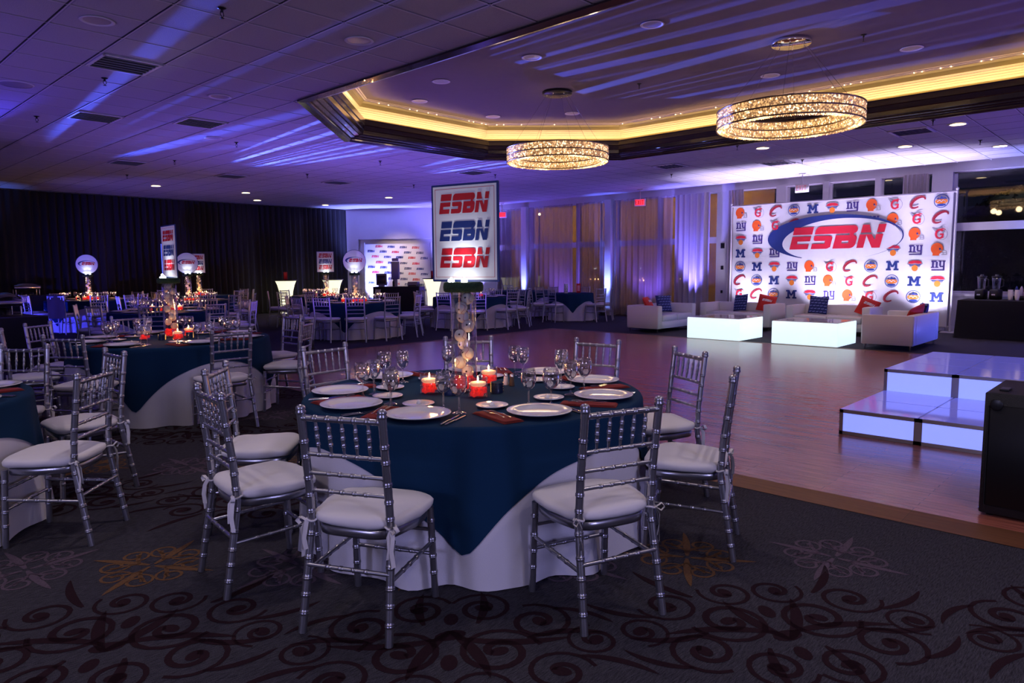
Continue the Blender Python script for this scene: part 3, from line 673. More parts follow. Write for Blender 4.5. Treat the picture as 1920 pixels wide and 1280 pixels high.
def make_table(key, x, y, at, corner, angs, hi, rad=1.235, small=False, jit=.04):
    TABLES[key] = dict(x=x, y=y, at=at, angs=angs)
    r = random.Random(hash(key) % 1000 if 0 else sum(map(ord, key)))
    Rc = .60 if small else RT; nf = 11 if small else 15; sd = sum(map(ord, key))
    t = thing('round_table', 'round folding table hidden under its cloths, the %s' % at, 'table', (x, y, 0), 0, 'round banquet tables'); link('tabletop', tbs if small else tb, t)
    for k in range(4):
        l = link('leg', tleg, t); l.rotation_euler = (0, 0, k*PI/2)
        if small: l.location = (0, 0, 0); l.scale = (.6, .6, 1)
    solo('white_tablecloth', drop_cloth(Rc, ZT-.004, lambda a: Rc+ZT-.006, 0, nf, sd).mesh('white_tablecloth', 'white_cloth'), 'floor-length white cloth under the navy one on the %s' % at, 'tablecloth', (x, y, 0), 0, 'white undercloths')
    solo('navy_tablecloth', drop_cloth(Rc, ZT, square_len(.82 if small else 1.13, math.radians(corner)), .007, nf, sd).mesh('navy_tablecloth', 'navy_cloth'), 'navy square overlay cloth with hanging corners on the %s' % at, 'tablecloth', (x, y, 0), 0, 'navy overlay cloths')
    # seat wording: order along the photograph, near and far side
    f2 = Vector((fw.x, fw.y)).normalized(); seats = []
    for a in angs:
        q = math.radians(a); d = Vector((math.cos(q), math.sin(q))); near = d.dot(f2) < 0
        u, v = pix(x+d.x*rad, y+d.y*rad, .5); seats.append((near, u, a))
    words = {}
    for near in (True, False):
        S = sorted([s for s in seats if s[0] == near], key=lambda s: s[1])
        for i, s in enumerate(S): words[s[2]] = '%s-side %s seat from left, %s' % ('near' if near else 'far', ORD[i], at)
    TABLES[key]['words'] = words
    for a in angs:
        q = math.radians(a); rr = rad+r.uniform(-jit, jit)
        place(CH_HI if hi else CH_LO, 'chiavari_chair', 'silver chair, white cushion, %s' % words[a], 'chair', (x+math.cos(q)*rr, y+math.sin(q)*rr, 0), q+PI/2+r.uniform(-.05, .05), 'silver banquet chairs')
FR = 'big front table'
make_table('T1', 2.83, 3.0, FR, 223, [206, 171, 138, 93, 48, 7.5, -27, -67, 251], True, jit=0.01)
make_table('T0', .15, 5.35, 'cut-off table at lower left', 260, [-43, -1, 38, 75], True, jit=.01)
make_table('T2', 2.95, 7.78, 'table behind the cut-off one', 229, [131, 215, 268, 2, 313, 170, 88, 45], True)
make_table('T6', 5.0, 13.3, 'second dark table toward drape', 240, [200, 240, 320, 280, 0, 40, 80, 120, 160], False)
make_table('T5', 5.65, 20.1, 'blue-lit table beside the buffet', 210, [190, 228, 262, 305, 345, 25, 65, 105, 145], False)
make_table('T4', 6.95, 17.2, 'round-sign table in mid drape', 240, [210, 250, 290, 330, 10, 50, 90, 130, 170], False)
make_table('T4b', 8.65, 20.65, 'square-sign table at the drape', 240, [200, 290, 330, 10, 60, 110, 160], False)
make_table('T3', 8.95, 13.25, 'round-sign table near logo wall', 222, [183, 209, 236, 267, 303, 340, 20, 60, 100, 145], False)
make_table('T3b', 10.5, 16.9, 'square-sign table before glowing pedestals', 230, [190, 225, 345, 25, 65, 110, 150], False)
make_table('T7', 12.4, 13.2, 'table across the dance floor', 228, [199, 233, 268, 305, 340, 20, 60, 110, 155], False)
make_table('T8', 15.65, 12.55, 'small table by the curtains', 222, [190, 262, 300, 20, 90, 140], False, .95, True)
make_table('T10', 16.3, 15.1, 'last table in curtain corner', 230, [215, 265, 320, 60, 130], False)
# ================================================================== tableware
plate_me = MB().lathe([(.0, .010), (.085, .010), (.105, .013), (.118, .020), (.158, .027), (.162, .0255), (.160, .022), (.118, .014), (.10, .006), (.0, .004)], 40).mesh('dinner_plate', 'china')
bread_me = MB().lathe([(.0, .007), (.045, .007), (.056, .011), (.083, .0165), (.085, .015), (.083, .012), (.055, .005), (.0, .003)], 28).mesh('bread_plate', 'china')
plate_lo = MB().lathe([(.0, .010), (.10, .011), (.118, .020), (.160, .026), (.118, .012), (.0, .004)], 20).mesh('dinner_plate', 'china')
def glass_kit(water, bowl=1.0, n=20):
    b = bowl; K = []
    mb = MB().lathe([(.036, .0), (.0355, .002), (.018, .006), (.006, .012), (.0045, .03), (.0042, .075), (.006, .088), (.018*b, .094), (.031*b, .108), (.0385*b, .130), (.040*b, .150), (.038*b, .175), (.0345*b, .198), (.0335*b, .198), (.037*b, .175), (.039*b, .150), (.0375*b, .130), (.030*b, .110), (.016*b, .097), (.0, .094)], n, cap=False)
    K.append(('glass_body', mb.mesh('glass_body', 'glass'), -1, None))
    mb = MB().lathe([(.0, .097), (.016*b, .099), (.029*b, .111), (.0365*b, .131), (.0385*b, .148), (.0, .148)] if water else [(.0, .097), (.015*b, .0985), (.028*b, .110), (.0335*b, .120), (.0, .120)], n, cap=False)
    K.append(('water', mb.mesh('water', 'water'), -1, None)); return K
GL = [glass_kit(True), glass_kit(False, 1.12)]; GLO = MB().lathe([(.034, .0), (.006, .01), (.0045, .085), (.030, .108), (.040, .150), (.0345, .198)], 12, cap=False).mesh('wine_glass', 'glass')
def fork():
    mb = MB(); mb.grid(lambda u, v: ((v-.5)*(.006+.008*max(0, u-.62)*2.2+.004*max(0, .2-u)*2), -.095+u*.135, .004+.006*math.sin(u*3.1)**2), 14, 2)
    for i in range(4): mb.tube([(-.0075+.005*i, .038, .0045), (-.0078+.0052*i, .06, .0075), (-.0078+.0052*i, .092, .006)], .0013, 4)
    return mb.mesh('fork', 'steel')
def knife():
    mb = MB(); mb.tube([(0, -.115, .004), (0, -.08, .005), (0, -.01, .0045)], [.0045, .0055, .004], 6); mb.prism([(-.004, -.01), (.006, -.01), (.008, .06), (.006, .11), (-.002, .12), (-.004, .08)], .003, .0045)
    return mb.mesh('knife', 'steel')
fork_me, knife_me = fork(), knife()
def napkin():
    mb = MB()
    for k, (dz, s) in enumerate(((0, 0), (.004, .004), (.008, .009))):
        mb.grid(lambda u, v, dz=dz, s=s: ((u-.5)*(.112-2*s), (v-.5)*(.30-2*s), .002+dz+.0035*(1-abs(2*u-1)**6)*(1-abs(2*v-1)**8)), 10, 14)
    return mb.mesh('napkin', 'red_napkin')
nap_me = napkin(); butter_me = MB().lathe([(.013, 0), (.014, .004), (.012, .012), (.006, .019), (.0, .022)], 8).mesh('butter_pat', 'butter')
def setting(key, a, full, r):
    T_ = TABLES[key]; q = math.radians(a); x, y, wd = T_['x'], T_['y'], T_['words'][a]; z = ZT+.001
    o = Vector((math.cos(q), math.sin(q))); t = Vector((-o.y, o.x))   # t: the guest's right hand
    def P(ro, to, dz=0): return (x+o.x*ro+t.x*to, y+o.y*ro+t.y*to, z+dz)
    rz = q+PI/2
    solo('dinner_plate', plate_me if full else plate_lo, 'white dinner plate, %s' % wd, 'plate', P(.775, 0), 0, 'dinner plates')
    if full:
        solo('bread_plate', bread_me, 'small bread plate, %s' % wd, 'plate', P(.50, -.125), 0, 'bread plates')
        solo('butter_pat', butter_me, 'butter pat on small plate, %s' % wd, 'butter', P(.49, -.145+.04*r.random(), .0075), 0, 'butter pats')
        solo('napkin', nap_me, 'folded red napkin, %s' % wd, 'napkin', P(.745, -.215), rz+.10, 'red napkins')
        solo('fork', fork_me, 'outer fork on napkin, %s' % wd, 'fork', P(.735, -.232, .0145), rz+.12, 'forks'); solo('fork', fork_me, 'inner fork on napkin, %s' % wd, 'fork', P(.745, -.202, .0145), rz+.10, 'forks')
        solo('knife', knife_me, 'inner knife, %s' % wd, 'knife', P(.80, .178), rz, 'knives'); solo('knife', knife_me, 'outer knife, %s' % wd, 'knife', P(.80, .205), rz-.05, 'knives')
        place(GL[0], 'wine_glass', 'filled water glass, %s' % wd, 'glass', P(.575, .05), 0, 'stemmed glasses'); place(GL[1], 'wine_glass', 'wider stemmed glass, %s' % wd, 'glass', P(.625, .155), 0, 'stemmed glasses')
    else:
        solo('wine_glass', GLO, 'inner stemmed glass, %s' % wd, 'glass', P(.55, .03), 0, 'stemmed glasses'); solo('wine_glass', GLO, 'outer stemmed glass, %s' % wd, 'glass', P(.58, .15), 0, 'stemmed glasses')
rs = random.Random(11)
for a in TABLES['T1']['angs']: setting('T1', a, True, rs)
for a in TABLES['T0']['angs'][:3]: setting('T0', a, True, rs)
for a in TABLES['T2']['angs']: setting('T2', a, True, rs)
for k_ in ('T6', 'T3', 'T4', 'T5', 'T7', 'T3b'):
    for a in TABLES[k_]['angs']: setting(k_, a, False, rs)
# ================================================================== lettering
def esbn_polys():
    R4 = rrect; P = []
    P += [rrect(0, .66, .82, 1, 0), rrect(0, 0, .27, .58, 0), rrect(0, .36, .80, .58, 0), rrect(0, 0, .78, .23, 0)]
    P += [rrect(.93, .66, 2.61, 1, (0, .12, .2, .2), 5), rrect(.93, .36, 1.69, .58, (.1, 0, .14, 0), 4), rrect(1.42, .06, 1.69, .50, 0), rrect(.91, 0, 1.69, .23, (0, .16, 0, 0), 4)]
    P += [rrect(1.80, 0, 2.66, .22, (0, .2, 0, 0), 5), rrect(1.80, .33, 2.66, .58, (0, 0, .16, 0), 5), rrect(1.80, 0, 2.10, .58, 0), rrect(2.36, .18, 2.66, .42, 0), rrect(2.34, .5, 2.50, .8, 0)]
    P += [[(2.76, .66), (3.16, .66), (3.02, 1), (2.76, 1)], rrect(3.36, .66, 3.64, 1, 0), rrect(2.74, 0, 3.0, .58, 0), [(2.98, .58), (3.32, 0), (3.60, 0), (3.19, .58)], rrect(3.36, 0, 3.62, .58, 0)]
    return [[((p[0]+.20*p[1])/3.84, p[1]) for p in q] for q in P]
ESBN = esbn_polys()
def put_esbn(mb, fr, cx, cy, w_, h_, mi, d=.0015):
    for q in ESBN:
        d += .0012*h_; mb.add([fr(cx+(p[0]-.5)*w_, cy+(p[1]-.5)*h_, d) for p in q], [tuple(range(len(q)))], mi)
def swoosh(mb, fr, cx, cy, a, b, mi, d=.001, t1=.025, t2=.24):
    n = 60; V = []
    for i in range(n+1):
        q = math.radians(-62+(305-0)*i/n); k = max(0, min(1, (i/n-.30)/.5)); th = t1+(t2-t1)*math.sin(PI*min(1, max(0, (i/n-.25)/.75)))**1.3
        if i/n < .25: th = t1*(i/n/.25)**.7
        c, s = math.cos(q), math.sin(q); V += [fr(cx+a*c, cy+b*s, d), fr(cx+a*c*(1-th*.95)+a*th*.28, cy+b*s*(1-th*.75), d)]
    mb.add(V, [(2*i, 2*i+1, 2*i+3, 2*i+2) for i in range(n)], mi)
# ================================================================== centrepieces
vase_me = MB().lathe([(.068, 0), (.074, .004), (.074, .58), (.070, .58), (.070, .012), (.0, .012)], 32, cap=False).mesh('glass_cylinder', 'vase')
def beads(R0, z0, z1, n, r, seed):
    rr = random.Random(seed); mb = MB()
    for i in range(n):
        a = rr.uniform(0, 6.28); q = R0*math.sqrt(rr.random()); mb.sphere((q*math.cos(a), q*math.sin(a), rr.uniform(z0, z1)), r*rr.uniform(.75, 1.15), 6, 4)
    return mb.mesh('red_beads', 'red_beads')
vase_beads = beads(.058, .02, .085, 90, .0115, 4)
def ball_kit(lo=False):
    mb = MB().sphere((0, 0, 0), .0365, 12 if lo else 20, 8 if lo else 14); K = [('ball_cover', mb.mesh('ball_cover', 'ball'), -1, None)]
    if lo: return K
    P = []
    for i in range(41):
        t = 2*PI*i/40; A = .44; x = math.cos(t)*(1-A*.5*0)+0; 
        al_ = PI/2-(PI/2-.62)*math.cos(t); be = t/2+.62*math.sin(2*t); v = Vector((math.sin(al_)*math.cos(be), math.sin(al_)*math.sin(be), math.cos(al_))); P.append(v*.0366)
    K.append(('stitching', MB().tube(P, .0011, 4).mesh('stitching', 'ball_red'), -1, None))
    mb = MB().lathe([(.0, .0005), (.006, .0), (.006, -.001)], 8)
    mb.v = [(.0365+p[2]*.5, p[0], p[1]) for p in mb.v]; K.append(('printed_mark', mb.mesh('printed_mark', 'ball_ink'), -1, None)); return K
BALL, BALL_LO = ball_kit(), ball_kit(True)
disc_me = MB().lathe([(.02, 0), (.105, 0), (.114, .008), (.116, .03), (.112, .052), (.10, .058), (.02, .058)], 36).mesh('turf_disc', 'turf')
tea_me = MB().lathe([(.018, 0), (.018, .014), (.006, .015), (.005, .026), (.0, .028)], 12).mesh('led_tealight', 'led')
def sign_meshes(kind, w_, h_):
    fr = lambda u, v, d: (u, -d, v)     # face looks to -y
    K = []
    if kind == 'square':
        K.append(('sign_panel', MB().prism(rrect(-w_/2, 0, w_/2, h_, .004, 1), -.010, 0, 0, fr).mesh('sign_panel', 'ink_navy'), -1))
        K.append(('printed_face', MB().prism(rrect(-w_/2+.012, .012, w_/2-.012, h_-.012, 0), 0, .0012, 0, fr).mesh('printed_face', 'board_white'), 0))
        mb = MB(); a, b = .026, .0022
        for (x0, y0, x1, y1) in ((-w_/2+a, a, w_/2-a, a+b), (-w_/2+a, h_-a-b, w_/2-a, h_-a), (-w_/2+a, a, -w_/2+a+b, h_-a), (w_/2-a-b, a, w_/2-a, h_-a)): mb.prism(rrect(x0, y0, x1, y1, 0), .0012, .0018, 0, fr)
        K.append(('printed_border', mb.mesh('printed_border', 'ink_red'), 0))
        for f, m in ((.80, 'ink_red'), (.52, 'ink_navy'), (.245, 'ink_red')):
            mb = MB(); put_esbn(mb, fr, 0, h_*f, w_*.76, h_*.20, 0, .0024); K.append(('lettering', mb.mesh('lettering', m), 0))
    else:
        r = w_/2; C = [(r*math.cos(2*PI*i/48), r+r*math.sin(2*PI*i/48)) for i in range(48)]
        K.append(('sign_panel', MB().prism(C, -.010, 0, 0, fr).mesh('sign_panel', 'ink_navy'), -1)); C2 = [(p[0]*.965, (p[1]-r)*.965+r) for p in C]
        K.append(('printed_face', MB().prism(C2, 0, .0012, 0, fr).mesh('printed_face', 'board_white'), 0))
        mb = MB(); swoosh(mb, fr, 0, r*1.08, r*.78, r*.30, 0, .0020); K.append(('printed_oval', mb.mesh('printed_oval', 'ink_navy'), 0))
        mb = MB(); put_esbn(mb, fr, r*.12, r*1.08, r*1.14, r*.30, 0, .0028); K.append(('lettering', mb.mesh('lettering', 'ink_red'), 0))
    return K
SQ, RD = sign_meshes('square', .46, .56), sign_meshes('round', .50, .50)
def rot2(x, y, a): return x*math.cos(a)-y*math.sin(a), x*math.sin(a)+y*math.cos(a)
def centerpiece(key, kind, yaw, hi, nb, dx=0, dy=0, lit=True, scale=1):
    T_ = TABLES[key]; x, y, at = T_['x']+dx, T_['y']+dy, T_['at']; z = ZT+.002; face = math.atan2(-y, -x)+PI/2+yaw
    place([('glass_cylinder', vase_me, -1, None), ('red_beads', vase_beads, -1, 'stuff')], 'cylinder_vase', 'tall clear cylinder vase of baseballs on %s' % at, 'vase', (x, y, z), 0, 'cylinder vases')
    rr = random.Random(sum(map(ord, key))+3)
    for i in range(nb):
        a = i*2.3+rr.uniform(-.3, .3); rb = .026 if nb < 10 else .032
        t = place(BALL if hi else BALL_LO, 'baseball', 'white baseball, %s from the bottom in the vase on %s' % (ORD[i], at), 'ball', (x+rb*math.cos(a), y+rb*math.sin(a), z+.118+i*(.425/(nb-1))), 0, 'baseballs in vases')
        t.rotation_euler = (rr.uniform(-.5, .5), rr.uniform(-.3, .3), face-PI/2+rr.uniform(-.7, .7))
    z2 = z+.58
    t = thing('table_sign', ('square red and navy sign above the %s' % at) if kind == 'square' else ('round white logo sign above the %s' % at), 'sign', (x, y, z2), face, 'table signs')
    link('turf_disc', disc_me, t); made = []
    for nm, me, par in (SQ if kind == 'square' else RD):
        o = link(nm, me, t if par < 0 else made[par]); made.append(o)
        if par < 0: o.location = (0, .02, .0585)
    for s in (-1, 1):
        link('led_tealight', tea_me, t, (s*.045, -.055, .058))
        if lit:
            ox, oy = rot2(s*.045, -.055, face)
            spot((x+ox, y+oy, z2+.10), (x+ox+(-math.sin(face))*.10, y+oy+math.cos(face)*.10, z2+.40), (.9, .93, 1), 1.1 if hi else .55, 75, .8, .01, 'tealight_lamp')
centerpiece('T1', 'square', -.60, True, 9, -.055, .02)
centerpiece('T2', 'square', -1.27, True, 10, .05, .15)
centerpiece('T6', 'square', -1.2, False, 8, lit=False); centerpiece('T3', 'round', -.1, False, 8); centerpiece('T3b', 'square', .15, False, 8)
centerpiece('T4', 'round', .1, False, 8); centerpiece('T4b', 'square', .5, False, 8); centerpiece('T5', 'round', .15, False, 8); centerpiece('T7', 'round', .2, False, 6, lit=False)
cup_me = MB().lathe([(.048, 0), (.053, .003), (.054, .112), (.0515, .112), (.0505, .008), (.0, .008)], 28, cap=False).mesh('glass_cup', 'vase')
cup_beads = beads(.041, .016, .050, 70, .0115, 9); wax_me = MB().lathe([(.0, .062), (.036, .063), (.047, .074), (.0445, .084), (.024, .088), (.0, .088)], 28).mesh('floating_candle', 'wax')
flame_me = MB().lathe([(.0, 0), (.0042, .005), (.0050, .011), (.0024, .022), (.0, .031)], 8, (0, 0, .090)).mesh('flame', 'flame')
CAN = [('glass_cup', cup_me, -1, None), ('red_beads', cup_beads, -1, 'stuff'), ('floating_candle', wax_me, -1, None), ('flame', flame_me, 2, None)]
def votive():
    mb = MB(); n = 24
    for j in range(4):
        for i in range(n):
            a0, a1 = 2*PI*(i+.06)/n, 2*PI*(i+.94)/n; z0, z1 = .006+j*.0135, .018+j*.0135; r = .038+.003*math.cos(a0*4)
            mb.add([(r*math.cos(a0), r*math.sin(a0), z0), (r*math.cos(a1), r*math.sin(a1), z0), (r*1.02*math.cos(a1), r*1.02*math.sin(a1), z1), (r*1.02*math.cos(a0), r*1.02*math.sin(a0), z1)], [(0, 1, 2, 3)], 1 if (i*7+j*5) % 5 < 1 else 0)
    cup = MB().lathe([(.036, 0), (.037, .062), (.035, .062), (.034, .004), (.0, .004)], 24, cap=False)
    return [('votive_cup', cup.mesh('votive_cup', 'mosaic'), -1, None), ('mosaic_chips', mb.mesh('mosaic_chips', ['mosaic', 'mosaic_gold']), 0, 'stuff'), ('tealight', MB().lathe([(.0, .03), (.02, .03), (.02, .036), (.003, .04), (.0, .05)], 10).mesh('tealight', 'flame'), 0, None)]
VOT = votive()
def candles(key, spots, vots, watts, hi=True):
    T_ = TABLES[key]; r = 0
    for i, (dx, dy) in enumerate(spots):
        place(CAN, 'floating_candle_cup', 'lit candle over red beads, %s in cluster on %s' % (ORD[i], T_['at']), 'candle', (T_['x']+dx, T_['y']+dy, ZT+.002), 0, 'floating candles')
        point((T_['x']+dx, T_['y']+dy, ZT+.15), (1, .42, .13), watts, .012, 'candle_lamp')
    for i, (dx, dy) in enumerate(vots):
        place(VOT, 'votive_holder', 'dark mosaic votive holder with gold flecks, %s on %s' % (ORD[i], T_['at']), 'candle holder', (T_['x']+dx, T_['y']+dy, ZT+.002), 0, 'mosaic votives')
candles('T1', [(-.23, .13), (-.13, -.17), (.22, .10)], [(-.19, .0), (.04, -.15)], .6)
candles('T2', [(-.25, .08), (-.02, -.20), (.22, .12)], [(-.15, -.12), (.13, -.13)], .7)
for k_ in ('T6', 'T3', 'T4', 'T4b', 'T5', 'T3b'): candles(k_, [(-.22, .14), (.0, -.22), (.22, .06), (-.14, -.12), (.15, -.14)], [(-.25, -.05)], 1.1)
candles('T7', [(.15, -.2)], [], .5)
sh = lambda m: [('shaker_body', MB().lathe([(.016, 0), (.018, .004), (.013, .045), (.0115, .055), (.0, .055)], 10).mesh('shaker_body', m), -1, None), ('shaker_cap', MB().lathe([(.0125, .055), (.0125, .066), (.009, .073), (.0, .075)], 10).mesh('shaker_cap', 'steel'), -1, None)]
place(sh('salt'), 'salt_shaker', 'clear salt shaker with steel cap beside the front candles', 'shaker', (2.83+.27, 3.0+.0, ZT+.002)); place(sh('pepper'), 'pepper_shaker', 'brown pepper shaker with steel cap beside the salt', 'shaker', (2.83+.265, 3.0-.055, ZT+.002))
# ================================================================== lounge
def sofa_kit(Ls):
    """long side along x, faces -y; depth .82"""
    D, a, hb = .84, .17, .60; K = []
    def add(nm, mb, m='sofa', p=-1): K.append((nm, mb.mesh(nm, m), p, None))
    add('base', MB().rbox(-Ls/2+a-.01, -D/2+.015, .09, Ls/2-a+.01, D/2-a+.02, .25, .02)); add('backrest', MB().rbox(-Ls/2+a-.01, D/2-a, .09, Ls/2-a+.01, D/2, hb, .03))
    for s in (-1, 1): add('armrest', MB().rbox(s*(Ls/2-a/2)-a/2, -D/2, .09, s*(Ls/2-a/2)+a/2, D/2, hb, .03))
    n = 2; wd = (Ls-2*a)/n
    for i in range(n): add('seat_cushion', MB().rbox(-Ls/2+a+wd*i+.004, -D/2, .25, -Ls/2+a+wd*(i+1)-.004, D/2-a, .39, .035))
    for sx in (-1, 1):
        for sy in (-1, 1): add('leg', MB().tube([(sx*(Ls/2-.06), sy*(D/2-.06), 0), (sx*(Ls/2-.06), sy*(D/2-.06), .10)], [.014, .022], 6), 'steel')
    return K
S2 = sofa_kit(1.66); S3 = sofa_kit(1.75)
place(S2, 'lounge_sofa', 'white two-seat sofa at the curtain end of the lounge', 'sofa', (14.38, 8.83, 0), 0, 'white lounge sofas')
place(S2, 'lounge_sofa', 'white sofa showing its blue-lit back beside the lit steps', 'sofa', (14.12, 3.70, 0), PI, 'white lounge sofas')
place(S3, 'lounge_sofa', 'white sofa along the backdrop behind the first glowing table', 'sofa', (15.95, 7.62, 0), -PI/2, 'white lounge sofas')
place(S3, 'lounge_sofa', 'white sofa along the backdrop behind the second glowing table', 'sofa', (15.95, 5.52, 0), -PI/2, 'white lounge sofas')
def cushion_me(nm, m, mark):
    K = []; s = .20
    def f(u, v, sg):
        x, z = 2*u-1, 2*v-1; e = max(0, (1-x**2))**.5*max(0, (1-z**2))**.5; k = 1-.06*(1-abs(x*z))
        return (x*s*k, sg*.075*e**.8, z*s*k)
    mb = MB().grid(lambda u, v: f(u, v, 1), 12, 12).grid(lambda u, v: f(u, v, -1), 12, 12); K.append(('cover', mb.mesh('cover', m), -1, None))
    mk = MB()
    if mark == 'fish':
        for i in range(5):
            for j in range(6):
                cx, cz = -.15+.075*i+(.03 if j % 2 else 0), -.16+.064*j
                for (dx, dz, w_, h_) in ((0, 0, .022, .009), (.024, .004, .009, .012)):
                    V = []
                    for (a, b) in ((-1, -1), (1, -.6), (1, 1), (-1, .6)):
                        x, z = cx+dx+a*w_, cz+dz+b*h_; u, v = (x/s+1)/2, (z/s+1)/2; V.append((x, f(min(max(u, 0.02), .98), min(max(v, .02), .98), -1)[1]-.003, z))
                    mk.add(V, [(0, 1, 2, 3)])
        K.append(('printed_pattern', mk.mesh('printed_pattern', 'pillow_mark'), 0, 'stuff'))
    else:
        put_esbn(mk, lambda u, v, d: (u, f((u/s+1)/2, (v/s+1)/2, -1)[1]-.004, v), 0, .06, .22, .055, 0); K.append(('lettering', mk.mesh('lettering', 'print_white'), 0, None))
    return K
PN, PR = cushion_me('n', 'pillow_navy', 'fish'), cushion_me('r', 'pillow_red', 'text')
def pillow(K, x, y, rz, tilt, label, z=.60, roll=0):
    t = place(K, 'throw_pillow', label, 'pillow', (x, y, z), rz, 'throw pillows'); t.rotation_euler = (tilt, roll, rz)
pillow(PN, 14.66, 8.96, -.5, -.25, 'navy patterned pillow on the sofa at the curtain end'); pillow(PR, 14.05, 8.98, .3, -.5, 'red pillow peeking over the sofa at the curtain end', .60)
pillow(PN, 16.05, 7.70, -PI/2-.3, -.25, 'navy patterned pillow on the sofa behind the first glowing table', roll=-.1); pillow(PR, 16.02, 7.05, -PI/2+.35, -.3, 'red lettered pillow on the sofa behind the first glowing table', roll=.2)
pillow(PN, 16.05, 5.88, -PI/2+.1, -.25, 'navy patterned pillow on the sofa behind the second glowing table', roll=.05); pillow(PR, 16.05, 4.86, -PI/2+.3, -.3, 'red pillow in the corner of the sofa behind the second glowing table', .58, .4)
pillow(PR, 14.25, 3.52, PI-.4, -.5, 'red pillow lying on the blue-lit sofa', .56, .3); pillow(PN, 14.62, 3.50, PI+.5, -.3, 'navy patterned pillow on the blue-lit sofa', .58)
def glow_table(x0, y0, x1, y1, label):
    t = thing('glow_coffee_table', label, 'table', ((x0+x1)/2, (y0+y1)/2, 0), 0, 'glowing coffee tables'); dx, dy = (x1-x0)/2, (y1-y0)/2
    MB().rbox(-dx, -dy, .01, dx, dy, .43, .012).build('glowing_body', 'glow_cube', t); MB().rbox(-dx+.01, -dy+.01, .43, dx-.01, dy-.01, .445, .01).build('table_top', 'china', t)
    MB().rbox(-dx+.03, -dy+.03, 0, dx-.03, dy-.03, .01, .01).build('base', 'alu', t)
glow_table(13.06, 6.27, 14.10, 7.42, 'glowing white box coffee table in front of the curtain-end sofa'); glow_table(13.12, 4.45, 14.10, 5.66, 'glowing white box coffee table next to the blue-lit sofa')
# ================================================================== printed backdrop
mat('k_orange', (.80, .10, .01), .6); mat('k_blue', (.02, .05, .28), .6); mat('k_purple', (.04, .02, .16), .6); mat('k_wine', (.32, .01, .03), .6); mat('k_grey', (.35, .35, .40), .6); mat('k_ora2', (.85, .22, .02), .6); mat('k_red', (.65, .01, .04), .6)
XB = 17.62; BY0, BY1, BZ0, BZ1 = 3.72, 8.72, .12, 3.0
bd = thing('printed_backdrop', 'tall white printed event backdrop covered with team emblems and a big oval logo', 'backdrop', (XB, 6.22, 0))
bf = lambda u, v, d: (-d, -(u), v)                # u runs to the viewer's right
def panel_fn(u, v): 
    y = (u-.5)*5.0; z = BZ0+(BZ1-BZ0)*v; wr = .012*math.sin(y*9+z*5)*max(0, abs(y)-2.1)*2
    return (wr+.004, y, z)
MB().grid(lambda u, v: panel_fn(u, v), 60, 20).build('banner_cloth', 'print_white', bd)
for s in (-1, 1):
    p = MB().tube([(.03, s*2.56, 0), (.03, s*2.56, 3.06)], .022, 10).build('upright_pole', 'white_trim', bd); MB().lathe([(.02, 0), (.03, .01), (.03, .04), (.0, .055)], 10, (.03, s*2.56, 3.05)).build('pole_cap', 'white_trim', p)
    MB().rbox(-.16, s*2.56-.16, 0, .22, s*2.56+.16, .012, .03).build('foot_plate', 'white_trim', bd)
for z in (3.02, .12): MB().tube([(.03, -2.56, z), (.03, 2.56, z)], .020, 10).build('cross_pole', 'white_trim', bd)
